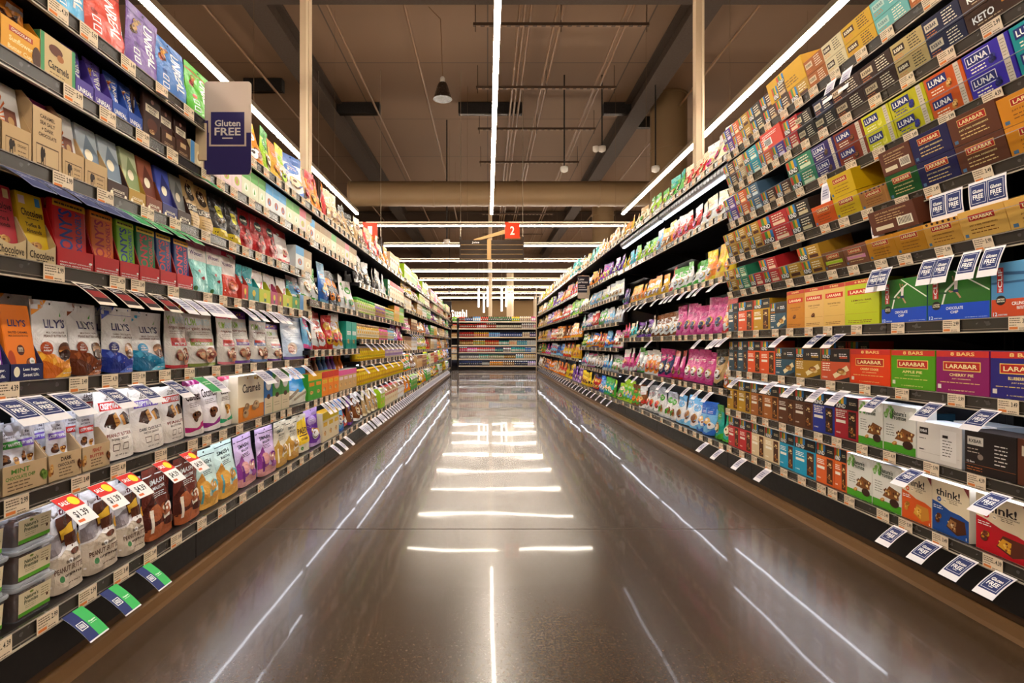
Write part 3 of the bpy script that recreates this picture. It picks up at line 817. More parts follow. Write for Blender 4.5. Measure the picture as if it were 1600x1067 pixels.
unreal('unreal_green', 'bright green candy bag with red top', '#4fae22', '#c8401c', ['#8a1c14', '#c86a2a', '#7ad03a'])
for k_, c_, ds_ in (('tray_violet', '#4d3a8e', 'violet card tray printed in white'), ('tray_blue', '#2f4fa0', 'blue card tray printed in white')):
    design(k_, 'tray', 'display_tray', ds_, .1, .12, .1, c_, T('UNREAL', .5, .5, .24, WHITE, .76) + LN(.2, .7, .28, 1, .1, WHITE, .03) + FRAME(.84, .3, .92, .5, .01, WHITE), cut=.42, cat='tray')
unreal('mini_violet', 'small violet candy sachet', '#6a58b8', '#463a8a', ['#5a3a2a', '#a87a3a'])
unreal('mini_blue', 'small blue candy sachet', '#3c5cb4', '#28408a', ['#e8e0d8', '#8a3020', '#c88a30'])
design('cup_orange', 'bag', 'candy_bag', 'orange bag with dark cup picture', .11, .14, .03, '#d8862c', PG([(.2, .3), (.25, .75), (.8, .8), (.85, .35), (.5, .2)], '#3a1c10') + PG([(.4, .6), (.6, .5), (.7, .4), (.62, .38), (.4, .52)], '#e8963a') + R(.5, .85, 1, .93, WHITE), cat='bag')
design('cup_box', 'tray', 'display_tray', 'amber card tray with red banner', .13, .12, .1, '#d8982c',
    R(.2, .70, .8, .84, '#a83a22') + T('CHOCOLATE', .5, .77, .08, CREAM, .5) + T('Sunflower', .5, .52, .14, '#f0dca0', .6) + T('Butter Cups', .5, .28, .15, '#f0dca0', .66) + E(.9, .4, .12, .3, '#4a2a18'), cut=.7, cat='tray')
design('caramel_kraft', 'box', 'candy_carton', 'kraft carton with green edges and caramel picture', .1, .105, .05, '#c3a878',
    R(0, 0, .1, 1, '#3f8a58') + R(.9, 0, 1, 1, '#3f8a58') + E(.42, .74, .2, .12, '#5a2a16') + E(.55, .62, .1, .08, '#9a5a24') + T('Caramels', .5, .38, .18, '#2c2018', .6) + LN(.25, .75, .2, 2, .08, '#5a4228', .02), side='#3f8a58', cat='carton')
design('wicked_bar', 'bar', 'chocolate_bar', 'dark brown chocolate bar with cream banner', .085, .15, .012, '#3e2620',
    E(.5, .84, .09, .05, '#a87a6a') + R(.1, .58, .9, .74, CREAM) + T('WICKED', .5, .69, .05, '#3a2018', .6) + T('GOOD', .5, .62, .05, '#3a2018', .4) + E(.5, .34, .3, .14, '#5a2e1c') + FOOD(.5, .2, .3, .06, ['#c8a070', '#7a4a2a'], 5), cat='chocolate bar')
design('tray_wicked', 'tray', 'display_tray', 'brown card tray with tan notch', .1, .12, .1, '#4a3226', T('CHOCOLATE', .5, .4, .14, '#b89a78', .6) + R(.3, .7, .7, .95, '#c0a078'), cut=.5, cat='tray')
design('blue_small', 'box', 'snack_carton', 'light blue and tan cookie carton', .08, .09, .05, '#c8b48c', R(0, 0, .3, 1, '#4f8ac0') + E(.65, .5, .2, .25, '#e0d0a8') + E(.65, .5, .12, .14, '#a8845a'), cat='carton')
for k_, c_, c2_, c3_, ds_ in (('sm_green', '#cfd2b4', '#4f9a3a', '#e8e4d4', 'small cream and green baking carton'), ('sm_blue', '#cfd6d8', '#3f94cc', '#a8502a', 'small white and blue baking carton'), ('sm_kraft', '#cdb894', '#8a6a3a', '#e8dcc0', 'small kraft baking carton'), ('sm_pink', '#dcc4c4', '#c85a6a', '#a8b83a', 'small pink baking carton')):
    design(k_, 'box', 'snack_carton', ds_, .085, .13, .05, c_, R(0, .66, 1, 1, c2_) + E(.5, .38, .26, .14, c3_) + PG([(.4, .3), (.5, .5), (.6, .3)], c2_) + LN(.2, .8, .14, 2, .05, '#6a5a4a'), cat='carton')

# --- right shelving cartons
STR = ['#e8791c', '#4f9a3c', '#e8c01e', '#2f86c8', '#c8342a']
def kindlogo(u0, v0, u1, v1):
    w = (u1 - u0) / 4; out = R(u0, v0, u1, v1, '#1a1716')
    for i, c in enumerate(['#c8442a', '#4f8a3a', '#d8a81e', '#2f7ab8']):
        out += R(u0 + i * w, v0 + (v1 - v0) * .42, u0 + (i + 1) * w, v1, c)
    return out + T('KIND', (u0 + u1) / 2, v0 + (v1 - v0) * .24, (v1 - v0) * .34, WHITE, (u1 - u0) * .84)
def kindtall(key, desc, c, energy=None, dark=False):
    design(key, 'box', 'bar_carton', desc, .115, .17, .10, c,
        R(0, .70, 1, 1, '#221e1c') + kindlogo(.05, .70, .52, .99) + (T(energy, .30, .65, .05, '#e8e0d0' if energy == 'ENERGY' else '#f08a2a', .5) if energy else []) +
        LN(.06, .5, .58, 3, .045, '#fff8e8', .022, 2) + R(.06, .36, .48, .43, '#f0e8d8') + T('6 BARS', .16, .12, .035, '#fff8e8', .2) +
        R(.60, .04, .92, .66, BARC[3] if not dark else '#2a1a12') + SPK(.60, .04, .92, .66, BARC, 26, .05, 4, .5) + R(.64, .80, .94, .93, '#2c2826') + LN(.64, .94, .86, 2, .04, '#d8c8a0', .02),
        side=c, top='#e8e2dc', cat='carton')
kindtall('kind_red', 'red nut bar carton', '#bb2a2c'); kindtall('kind_cream', 'cream nut bar carton', '#d8c098'); kindtall('kind_aqua', 'aqua blue nut bar carton', '#1c96bc')
kindtall('kind_protein', 'orange protein bar carton', '#d8602a', 'PROTEIN'); kindtall('kind_mustard', 'mustard nut bar carton', '#bd8f22'); kindtall('kind_copper', 'copper brown nut bar carton', '#a4602a')
kindtall('kind_brown', 'dark brown nut bar carton', '#5e3620'); kindtall('kind_eblue', 'blue and black energy bar carton', '#27348e', 'ENERGY', True); kindtall('kind_ered', 'red and black energy bar carton', '#a8202c', 'ENERGY', True)
kindtall('kind_orange', 'orange red nut bar carton', '#dd5426'); kindtall('kind_slate', 'slate blue nut bar carton', '#2f4b5a')
def kindwide(key, desc, c):
    design(key, 'box', 'bar_carton', desc, .14, .135, .09, c,
        R(0, .60, 1, 1, '#2c2523') + kindlogo(.04, .68, .34, .98) + T('MINIS', .18, .64, .06, '#d8862a', .28) + T('10', .52, .8, .08, '#d8c8a8', .1) + LN(.64, .92, .82, 2, .06, WHITE, .03) + R(.66, .70, .92, .76, c) +
        LN(.05, .36, .52, 4, .07, '#fff4dc', .03) + PG([(.42, .2), (.9, .5), (.98, .36), (.5, .08)], '#f0ddb0') + FOOD(.7, .3, .22, .13, BARC, 7) + T('10 BARS', .14, .1, .05, WHITE, .18) + PG([(.4, 0), (1, .0), (1, .16), (.7, .06)], '#1f1a18'), side=c, top='#3a302c', cat='carton')
kindwide('kindw_slate', 'wide slate and black mini bar carton', '#2c4f62'); kindwide('kindw_mustard', 'wide mustard and black mini bar carton', '#a87e1e'); kindwide('kindw_orange', 'wide orange and black mini bar carton', '#cf5430')
def lara8(key, desc, c, fl, side=None):
    design(key, 'box', 'bar_carton', desc, .18, .133, .09, c,
        R(0, .86, 1, 1, '#c63028') + T('8 BARS', .52, .93, .085, '#ecca7a', .46) + R(.14, .53, .86, .75, '#e8bf62') + R(.155, .55, .845, .73, '#b3241c') + T('LARABAR', .5, .64, .10, '#f2e2a8', .6) +
        T(fl, .5, .44, .065, '#f0d890', .46) + T('JUST 5 INGREDIENTS', .5, .345, .03, '#f0d890', .36) + LN(.08, .9, .25, 1, .05, '#e0c070', .016) + T('8 - 1.6 OZ BARS NET WT 12.8 OZ', .5, .08, .025, '#f0d890', .5) + R(.03, .1, .1, .2, '#d8d0c0'), side=side or c, top='#e8c0c8', cat='carton')
lara8('lara_orange', 'bright orange bar carton with red nameplate', '#dc3c0c', 'CASHEW COOKIE', '#e08a1a'); lara8('lara_green', 'grass green bar carton with red nameplate', '#4f9412', 'APPLE PIE'); lara8('lara_purple', 'magenta purple bar carton with red nameplate', '#861a5c', 'CHERRY PIE'); lara8('lara_navy', 'navy violet bar carton with red nameplate', '#2c2470', 'BLUEBERRY MUFFIN')
def laratall(key, desc, c, fl, cocoa=False):
    design(key, 'box', 'bar_carton', desc, .13, .178, .09, c,
        R(0, .91, 1, 1, '#b83a28') + T('6 BARS', .5, .955, .045, '#e8ca80', .4) + R(.08, .68, .92, .80, '#c8281c') + T('LARABAR', .5, .74, .065, '#f4e4b8', .68) +
        T(fl, .5, .55, .035, '#6a3a14', .6) + T('JUST 5 INGREDIENTS', .5, .49, .02, '#6a3a14', .4) + (FOOD(.5, .3, .14, .07, CHOC, 4) if cocoa else []) + R(.04, .26, .96, .264, '#9a6a20') + LN(.1, .9, .1, 2, .04, '#7a4a1a', .014), side=c, top='#d8c848', cat='carton')
laratall('larat_gold', 'tall golden brown bar carton', '#c17a16', 'COCOA COOKIE', True); laratall('larat_cream', 'tall cream bar carton with red nameplate', '#d9ae5c', 'PEANUT BUTTER COOKIE'); laratall('larat_tan', 'tall tan bar carton with chocolate chips', '#dcaf66', 'CHIP COOKIE', True); laratall('larat_lemon', 'tall lemon yellow bar carton', '#b6c014', 'LEMON BAR')
def clif(key, desc, top, bot, fl1, fl2, side):
    design(key, 'box', 'bar_carton', desc, .2, .155, .08, top,
        R(0, 0, 1, .34, bot) + (PG([(.44, .99), (.47, .99), (1, .56), (1, .53)], '#e8f0dc') + PG([(.24, .34), (.27, .34), (.33, .60), (.52, .80), (.62, .88), (.60, .89), (.48, .81), (.30, .62)], '#e8f0dc') +
         PG([(.46, .80), (.52, .82), (.51, .62), (.46, .62)], '#e6dcd4') + E(.49, .86, .02, .028, '#9a6a4a') + PG([(.44, .62), (.53, .62), (.52, .55), (.44, .57)], '#22305a') + PG([(.48, .57), (.52, .56), (.58, .45), (.55, .44)], '#b88a6a') + PG([(.45, .58), (.40, .56), (.36, .60), (.38, .62)], '#b88a6a') + PG([(.46, .78), (.44, .8), (.42, .9), (.44, .9)], '#b88a6a') + PG([(.08, .55), (.2, .6), (.35, .58), (.35, .55)], '#24552a')
         if 'green' in key else R(0, .34, 1, .62, '#4f8fc0') + R(0, .62, 1, .66, '#35608a') + PG([(0, .8), (1, .7), (1, .75), (0, .86)], '#385e86') + E(.7, .84, .1, .04, '#c8842a')) +
        R(.09, .46, .19, .92, '#c02a22') + T('CLIF', .14, .72, .07, WHITE, .34, 1) + T('BAR', .14, .51, .045, WHITE, .07, 1) + E(.15, .32, .08, .09, '#1e1a18') + T('LIMITED', .15, .34, .028, CREAM, .12) + T('EDITION', .15, .30, .028, CREAM, .12) +
        T(fl1, .46, .25, .06, WHITE, .28) + T(fl2, .46, .17, .055, WHITE, .13) + T('12', .06, .07, .07, '#cfe0f0', .07) + T('ENERGY BARS', .18, .055, .025, '#cfe0f0', .14) + T('NET WT 28.8 OZ (12 - 2.40 OZ BARS)', .8, .05, .016, '#cfe0f0', .34), side=side, top=side, cat='carton')
clif('clif_green', 'green and blue energy bar carton with running player', '#2d6e22', '#1446bc', 'CHOCOLATE', 'CHIP', '#1436a8')
clif('clif_orange', 'sky blue and orange energy bar carton', '#5f9cc6', '#c2451e', 'CRUNCHY', 'PEANUT BUTTER', '#c2451e')
def think(key, desc, c, food):
    design(key, 'box', 'bar_carton', desc, .14, .162, .075, '#dfccab',
        PG([(0, 0), (1, 0), (1, .40), (.78, .46), (.5, .48), (.2, .57), (0, .60)], c) + T('think!', .44, .80, .15, '#2c2220', .66) + T('HIGH PROTEIN BARS', .62, .70, .026, '#5a4a40', .4) +
        PG([(.86, 1), (1, 1), (1, .84)], '#8a3a3a') + E(.2, .65, .06, .05, c) + T('20', .2, .65, .035, WHITE, .06) + E(.36, .65, .04, .035, '#efe0c8') + T('0g', .36, .65, .03, '#4a3a30', .06) + LN(.48, .72, .66, 2, .03, '#6a5a4a', .012) +
        FOOD(.2, .28, .13, .11, food, 5) + PG([(.4, .16), (.52, .38), (.9, .36), (.94, .14), (.7, .05)], food[0]) + PG([(.42, .18), (.52, .33), (.68, .3), (.66, .1)], food[1]) + SPK(.44, .12, .68, .3, [food[2], food[3]], 10, .02, 3) + T('5', .94, .05, .05, WHITE, .035) + LN(.04, .3, .5, 2, .04, WHITE, .016), side='#e8dfd0', top='#ece6e0', cat='carton')
think('think_blue', 'cream and blue protein bar carton', '#1f4a92', ['#4a2412', '#9a6a3a', '#e6d0a0', '#5a2a14']); think('think_orange', 'cream and orange protein bar carton', '#d8581e', ['#c8862e', '#e0a840', '#f2d080', '#a8641e']); think('think_red', 'cream and red protein bar carton', '#bb1722', ['#5a2a1c', '#d8982a', '#ecc050', '#7a3a20'])
design('np_box', 'box', 'granola_carton', 'white and green granola bar carton with leaves', .145, .165, .07, '#dcdad2',
    R(0, 0, 1, .17, '#4a9a24') + SPK(0, .7, .36, 1, ['#5a9a3a', '#84b45a', '#a8c890', '#dfe4d4'], 22, .045, 5) + T("Nature's", .52, .84, .10, '#2c3a2c', .44) + T('Promise', .52, .75, .10, '#2c3a2c', .44) + E(.87, .86, .07, .06, '#e8e6e0') +
    LN(.08, .36, .56, 5, .055, '#6a6a60', .014) + PG([(.36, .28), (.6, .54), (.98, .46), (.82, .24)], '#7a4a22') + SPK(.42, .28, .94, .48, BARC, 26, .028, 6) + E(.78, .2, .16, .09, '#3a2016') + FOOD(.4, .18, .12, .06, NUT, 4), side='#e0dcd4', top='#efeef0', cat='carton')
def rx(key, desc, c, plate, ink, small=True):
    design(key, 'box', 'bar_carton', desc, .12, .062, .15, c,
        R(.05, .42, .42, .80, plate) + T('RXBAR', .235, .61, .2, ink, .29) + LN(.55, .9, .84, 5, .15, CREAM if ink != CREAM else '#2a2420', .05, 3) + LN(.06, .34, .28, 2, .13, '#c8703a', .04), side=c, top=c, cat='carton')
rx('rx_teal', 'low aqua bar carton', '#64a8a4', '#a8c4b8', '#5a7a78'); rx('rx_yellow', 'low yellow bar carton', '#c39612', '#4a2a14', CREAM); rx('rx_cream', 'low cream bar carton', '#c8b892', '#3a221c', CREAM); rx('rx_rust', 'low rust orange bar carton', '#9c5418', '#d8c09a', '#4a3020')
rx('rx_tan', 'low tan bar carton', '#b39a64', '#35221a', CREAM); rx('rx_dark', 'low dark brown bar carton', '#33190f', '#cfb895', '#3a221a'); rx('rx_night', 'low midnight blue bar carton', '#20203c', '#cfc0a8', '#2a2a40'); rx('rx_black', 'low blackish bar carton', '#231c18', '#cdbb98', '#3a221a')
design('keto', 'box', 'bar_carton', 'low brown carton with keto lettering', .18, .062, .15, '#452a1c', T('KETO', .34, .55, .34, WHITE, .42) + LN(.2, .7, .25, 1, .1, '#b89a78', .05) + R(.7, .6, 1, 1, '#d8862a'), top='#4a2e20', cat='carton')
design('rebar_white', 'box', 'bar_carton', 'white protein bar carton with pale wrapper print', .178, .125, .09, '#ddd5cd',
    R(.06, .68, .27, .86, '#2a2220') + T('RXBAR', .165, .77, .07, WHITE, .16) + LN(.05, .22, .56, 1, .05, '#5a5048', .02) + LN(.05, .2, .26, 1, .05, '#2a2420', .03) + R(.04, .2, .96, .206, '#a89a8c') + R(.55, .1, .9, .88, '#e8e2dc') + R(.6, .68, .72, .75, '#2a2220') + LN(.6, .82, .60, 6, .075, '#4a4038', .02), side='#c8d0dc', top='#e8ecf4', cat='carton')
design('rebar_black', 'box', 'bar_carton', 'charcoal protein bar carton with white nameplate', .166, .125, .09, '#28201e',
    R(.05, .66, .38, .86, '#cfc6bc') + T('RXBAR', .215, .76, .08, '#2a2220', .26) + LN(.05, .3, .56, 2, .08, '#c8b8a8', .02) + T('12 Bars', .12, .26, .05, WHITE, .16) + LN(.6, .86, .72, 6, .085, '#e8e0d8', .024) + E(.32, .4, .06, .07, '#8a7a70') + R(0, .2, 1, .205, '#c8703a') + LN(.04, .4, .12, 2, .06, '#c8703a', .02), side='#28201e', top='#3a3230', cat='carton')
design('rebar_brown', 'box', 'bar_carton', 'brown protein bar carton with cream nameplate', .14, .125, .09, '#5a2e1e', R(.06, .64, .5, .86, '#d8c8b0') + T('RXBAR', .28, .75, .08, '#3a221a', .34) + LN(.1, .4, .4, 3, .1, '#d8743a', .03), side='#5a2e1e', top='#5a3424', cat='carton')
def luna(key, desc, c, fcols, dots=False):
    design(key, 'box', 'bar_carton', desc, .148, .067, .15, c,
        (SPK(.05, .05, .95, .95, ['#3a3a20'], 26, .018, 9, 2) if dots else []) + R(.05, .42, .6, .9, '#e8e0f0' if 'violet' in key or 'plum' in key else c) + R(.065, .45, .585, .87, '#252a6c') + T('LUNA', .325, .66, .26, '#f4f2ee', .44) +
        LN(.12, .5, .26, 2, .14, '#f0e8d0' if not dots else '#4a4a8a', .05) + FOOD(.64, .28, .12, .26, fcols, 4) + R(.80, 0, .93, 1, '#cdbfae') + LN(.82, .92, .8, 6, .13, '#8a7a6a', .03), side=c, top=c, cat='carton')
luna('luna_violet', 'violet bar carton with blueberries', '#35249a', ['#1f1f5a', '#34347c', '#141440']); luna('luna_orange', 'orange bar carton with almonds', '#c25214', NUT); luna('luna_dots', 'yellow dotted bar carton', '#b9b212', ['#2a2a6a', '#3a3a8a'], True); luna('luna_lemon', 'lemon yellow bar carton', '#c3bd18', ['#e0d860', '#d0c83a'])
luna('luna_rust', 'rust red bar carton', '#7c2c14', CHOC); luna('luna_plum', 'dark plum bar carton', '#30225e', ['#3a2a20', '#6a4a30']); luna('luna_teal', 'teal bar carton with navy nameplate', '#12888c', ['#d8d8c8', '#8ab8a8'])
def laralow(key, desc, c, w=.14, h=.085, band=None, chips=False):
    design(key, 'box', 'bar_carton', desc, w, h, .14, c,
        (sum([E(.12 + .16 * i, .95, .04, .06, '#3a2010') for i in range(6)], []) if chips else []) + (R(.1, .3, .9, .5, band) if band else []) + R(.2, .6, .8, .86, '#d8b068') + R(.212, .62, .788, .84, '#a8241e') + T('LARABAR', .5, .73, .13, '#f0dca0', .5) +
        T('JUST 5 REAL INGREDIENTS', .5, .46, .07, '#e8d090' if c < '#9' else '#5a3414', .62) + LN(.2, .8, .3, 2, .12, '#d8b87a' if c < '#9' else '#7a4a1a', .035) + R(.04, .08, .12, .2, '#4a6a8a'), side=c, top=c, cat='carton')
laralow('ll_green', 'dark green low bar carton', '#174d1e'); laralow('ll_navy', 'deep navy low bar carton', '#1f1c48'); laralow('ll_brown', 'cocoa brown low bar carton', '#5c3220', .17); laralow('ll_gold', 'golden low bar carton', '#c9801a', .17); laralow('ll_tan', 'tan low bar carton with chips', '#a87038', .12, .07, None, True)
laralow('ll_yellow', 'bright yellow low bar carton', '#c8a40e', .12); laralow('ll_fire', 'flame orange low bar carton', '#cc5214', .12); laralow('ll_cream', 'pale gold low bar carton', '#d3a350', .18); laralow('ll_chip', 'gold low bar carton with brown drops', '#c8923c', .15, .08, None, True); laralow('ll_amber', 'amber low bar carton', '#b87c1c', .14, .08)
laralow('ll_pink', 'brown low bar carton with pink band', '#7c4a34', .12, .075, '#d88aa8'); laralow('ll_lime', 'brown low bar carton with lime band', '#6c4020', .12, .075, '#a8c81c'); laralow('ll_flip', 'brown carton with barcode', '#5e3424', .15, .085)
D['ll_flip']['ds'] = T('JUST 5 REAL INGREDIENTS', .5, .84, .08, '#c8a878', .7) + LN(.15, .8, .7, 3, .1, '#c8a878', .03) + R(.6, .15, .92, .5, '#e8ddc8') + sum([R(.63 + .03 * i, .2, .645 + .03 * i, .46, '#2a2018') for i in range(9)], []) + R(.1, .16, .5, .32, '#d8c8a8')
def kindlow(key, desc, c, c2, w=.125):
    design(key, 'box', 'bar_carton', desc, w, .068, .15, c,
        kindlogo(.02, .06, .42, .97) + LN(.5, .92, .78, 3, .17, '#f0e4c8', .07, 5) + R(.5, .12, .9, .34, c2) + SPK(.55, .36, .95, .5, BARC, 5, .03, 3), side=c, top='#2a2422', cat='carton')
kindlow('kl_green', 'low green and black nut bar carton', '#2c7a5a', '#c8d8b8'); kindlow('kl_red', 'low red and black nut bar carton', '#b0262a', '#e8c8a8'); kindlow('kl_black', 'low black nut bar carton', '#2c2420', '#c8b890'); kindlow('kl_gold', 'low gold and black nut bar carton', '#b0862a', '#4a2418'); kindlow('kl_orange', 'low orange and black nut bar carton', '#c85a24', '#f0d8a8')
kindlow('kl_blue', 'low slate blue nut bar carton', '#46627c', '#c8d4d8'); kindlow('kl_cyan', 'low turquoise nut bar carton', '#1a96a6', '#d8e8d8'); kindlow('kl_purple', 'low purple nut bar carton', '#4a2c84', '#d8c8e0'); kindlow('kl_cream', 'low cream nut bar carton', '#c8ac7a', '#6a4a2a'); kindlow('kl_choc', 'low chocolate brown nut bar carton', '#4a2c20', '#c8a880')
design('kl_open', 'box', 'bar_carton', 'yellow carton with torn open top', .17, .1, .15, '#cf9d14', kindlogo(.3, .55, .5, .95) + LN(.1, .9, .4, 3, .12, '#7a5a1a', .05), side='#c89418', top='#e0b83a', cat='carton')
design('kl_flip', 'box', 'bar_carton', 'coral carton turned to its barcode side', .12, .085, .15, '#d84a3a', R(.12, .2, .5, .6, WHITE) + sum([R(.15 + .035 * i, .24, .17 + .035 * i, .56, '#222222') for i in range(9)], []) + LN(.1, .9, .8, 2, .1, WHITE, .04), side='#d84a3a', cat='carton')

# --- plain coloured packages for the far part of the aisle
PAL = {'green': '#3f9a2c', 'dark green': '#1f6238', 'lime': '#9ac41e', 'teal': '#1f9c8c', 'turquoise': '#2fb4bc', 'light blue': '#6fb0dc', 'blue': '#2a62b8', 'navy': '#23305e', 'purple': '#6a3498', 'lilac': '#b796cc', 'pink': '#d9569a', 'magenta': '#c02a7c', 'red': '#c3261f',
    'orange': '#e8801a', 'gold': '#d8a41e', 'yellow': '#e6c81c', 'brown': '#7a4522', 'tan': '#c6a06a', 'cream': '#e2d3b0', 'white': '#e4e2e0', 'grey': '#9a9a9c', 'black': '#262220', 'kraft': '#bb9866', 'silver': '#b8bcc6'}
def plain(kind, c1, c2, c3='white', n=0):
    key = '%s|%s|%s|%s|%d' % (kind, c1, c2, c3, n)
    if key in D:
        return key
    a, b, c = PAL[c1], PAL[c2], PAL[c3]
    if kind in ('bag', 'chips'):
        pic = [b, NUT[n % 4], c, CHOC[n % 4], NUT[(n + 1) % 4], a]
        ds = R(0, .86, 1, 1, b) + (E(.5, .68, .36, .12, b if n % 2 else c) if n != 3 else PG([(.1, .6), (.1, .78), (.9, .84), (.9, .62)], b)) + LN(.28, .74, .70, 2, .045, c if n % 2 else a, .016, n + 2)
        ds += FOOD(.5, .30, .42, .20, pic, 9, n + 2) + (PG([(0, 0), (1, 0), (1, .2), (.5, .06), (0, .12)], b) if n % 2 else R(0, 0, 1, .06, b)) + LN(.1, .5, .55, 2, .04, b, .014, n)
        design(key, 'bag', 'snack_bag', '%s and %s snack bag' % (c1, c2), .15, .23, .06, a, ds, seed=n * 7 + len(c1) * 3 + len(c2), pillow=(kind == 'chips'), seal=b, nu=8, nv=10, cat='bag')
    elif kind == 'petfood':
        pass
    elif kind == 'carton':
        design(key, 'box', 'snack_carton', '%s and %s carton' % (c1, c2), .11, .18, .07, a, R(0, .74, 1, 1, b) + R(.15, .52, .85, .66, c) + LN(.2, .8, .6, 2, .05, b, .02) + FOOD(.5, .26, .3, .14, NUT, 4, n + 1), top=c, side=a, cat='carton')
    elif kind == 'jar':
        design(key, 'jar', 'glass_jar', '%s labelled jar with %s contents' % (c1, c2), .072, .125, .072, a, E(.5, .62, .2, .2, b) + LN(.25, .75, .3, 2, .12, '#4a3a2a', .05), lid=c, content=b, cat='jar')
    elif kind == 'can':
        design(key, 'can', 'vitamin_bottle', '%s bottle with %s label' % (c1, c2), .066, .13, .066, a, R(0, .1, 1, .8, b) + R(.3, .3, .7, .62, '#e8e4dc') + LN(.36, .66, .5, 1, .16, a, .08), lid=c, cat='bottle')
    elif kind == 'bottle':
        design(key, 'bottle', 'sauce_bottle', '%s bottle with %s cap' % (c1, c3), .07, .22, .07, b, LN(.2, .8, .7, 2, .2, a, .08) + E(.5, .3, .2, .2, a), lid=c, content=a, cat='bottle')
    return key

# ------------------------------------------------------------------ the room
XL, XR = 0.995, 1.42              # front planes of the left and right shelving
ZC = 5.6                          # ceiling deck
Y_END = 30.0
def slab(name, x0, y0, z0, x1, y1, z1, m):
    b = MB(); b.box(x0, y0, z0, x1, y1, z1, m); return struct(b.obj(name))
slab('floor', -14, -6, -.2, 14, Y_END, 0, floor_material())
slab('ceiling', -14, -6, ZC, 14, Y_END, ZC + .2, ceiling_material())
m_wall = mat('#8a6844', 'matte')
slab('wall_back', -14, Y_END, 0, 14, Y_END + .2, ZC, mat('#a8845a', 'matte'))
slab('wall_left', -14.2, -6, 0, -14, Y_END, ZC, m_wall)
slab('wall_right', 14, -6, 0, 14.2, Y_END, ZC, m_wall)
slab('wall_front', -14, -6.2, 0, 14, -6, ZC, m_wall)
m_dark = mat('#5a402c', 'matte')
slab('trim_1', -14, Y_END - 2.2, 3.12, 14, Y_END - .01, 3.2, m_dark)          # edge of the lowered soffit over the counter
slab('wall_soffit', -14, Y_END - .3, 3.2, 14, Y_END - .02, ZC, m_dark)
# saw cuts of the concrete slab
for i, y in enumerate((2.44, 6.1, 9.76, 13.4)):
    b = MB(); b.box(-6, y - .0025, 0, 6, y + .0025, .0006, mat('#3a2e24', 'matte')); struct(b.obj('trim_%d' % (i + 2)))

m_beam = mat('#3a2819', 'matte'); m_pipe = mat('#7a5a3e', 'card'); m_duct = mat('#82694c', 'card'); m_blk = mat('#1c1613', 'matte'); m_han = mat('#4a3526', 'matte')
def ceiling_beam(x0, y0, z0, x1, y1, z1, label):
    o = MB()
    # rolled section: flanges and a web
    if (x1 - x0) > (y1 - y0):
        o.box(x0, y0, z0, x1, y1, z0 + .03, m_beam); o.box(x0, y0, z1 - .03, x1, y1, z1, m_beam); c = (y0 + y1) / 2; o.box(x0, c - .02, z0 + .03, x1, c + .02, z1 - .03, m_beam)
    else:
        o.box(x0, y0, z0, x1, y1, z0 + .03, m_beam); o.box(x0, y0, z1 - .03, x1, y1, z1, m_beam); c = (x0 + x1) / 2; o.box(c - .05, y0, z0 + .03, c + .05, y1, z1 - .03, m_beam)
    return tag(o.obj('roof_beam'), label, 'beam')
ceiling_beam(-13.9, 6.45, 4.93, 13.9, 6.85, 5.45, 'dark steel roof beam crossing above the aisle at the very top')
ceiling_beam(-3.20, -5.9, 5.22, -2.88, 29.6, 5.58, 'dark roof beam running lengthwise above the left shelving')
ceiling_beam(2.72, -5.9, 5.22, 3.06, 29.6, 5.58, 'dark roof beam running lengthwise above the right shelving')
ceiling_beam(-13.9, 20.2, 5.05, 13.9, 20.6, 5.57, 'distant dark roof beam crossing far down the store')

ZP = 5.28
def conduit(x, label, r=.022, z=ZP, y0=1.0, y1=27.0):
    b = MB(); b.tube((x, y0, z), (x, y1, z), r, m_pipe, 8)
    tag(b.obj('ceiling_conduit'), label, 'pipe')
for x, l in ((.43, 'left of three thin pipes running lengthwise right of the middle light'), (.50, 'middle of three thin pipes running lengthwise right of the middle light'), (.58, 'right of three thin pipes running lengthwise right of the middle light'),
             (.93, 'left pipe of the close pair between three pipes and right pair'), (1.01, 'right pipe of the close pair between three pipes and right pair'),
             (1.86, 'left pipe of the outer right pair on the ceiling'), (1.94, 'right pipe of the outer right pair on the ceiling'),
             (-2.12, 'thin sprinkler pipe running lengthwise left of the middle light'), (-3.75, 'sprinkler pipe running lengthwise above left strip light'), (-1.10, 'thin cable pipe running lengthwise beside the hanging bell speaker'),
             (3.6, 'sprinkler pipe running lengthwise above right strip light')):
    conduit(x, l)
for i, (y, x0, x1) in enumerate(((7.75, -.2, 2.22), (9.65, -.2, 2.2), (11.5, -.2, 2.2), (13.6, -.2, 2.2), (16.5, -.2, 2.2), (19.0, -.2, 2.2), (22.5, -.2, 2.2))):
    e = empty('pipe_hanger', (0, y, 5.2))
    b = MB(); b.box(x0, -.02, -.02, x1, .02, .02, m_han)
    for k in range(int((x1 - x0) / .12)):
        b.box(x0 + .04 + k * .12, -.022, -.026, x0 + .1 + k * .12, .022, -.02, m_pipe)
    b.obj('channel_bar', e)
    for x in (x0 + .03, (x0 + x1) / 2, x1 - .03):
        b = MB(); b.tube((x, 0, -.1), (x, 0, .38), .006, m_han, 6); b.obj('threaded_rod', e)
    o_ = ('nearest', 'second nearest', 'third nearest', 'fourth nearest', 'fifth nearest', 'sixth nearest', 'farthest')[i]
    tag(e, o_ + ' slotted steel bar hung across the ceiling pipes', 'hanger', 'pipe hangers under the ceiling')
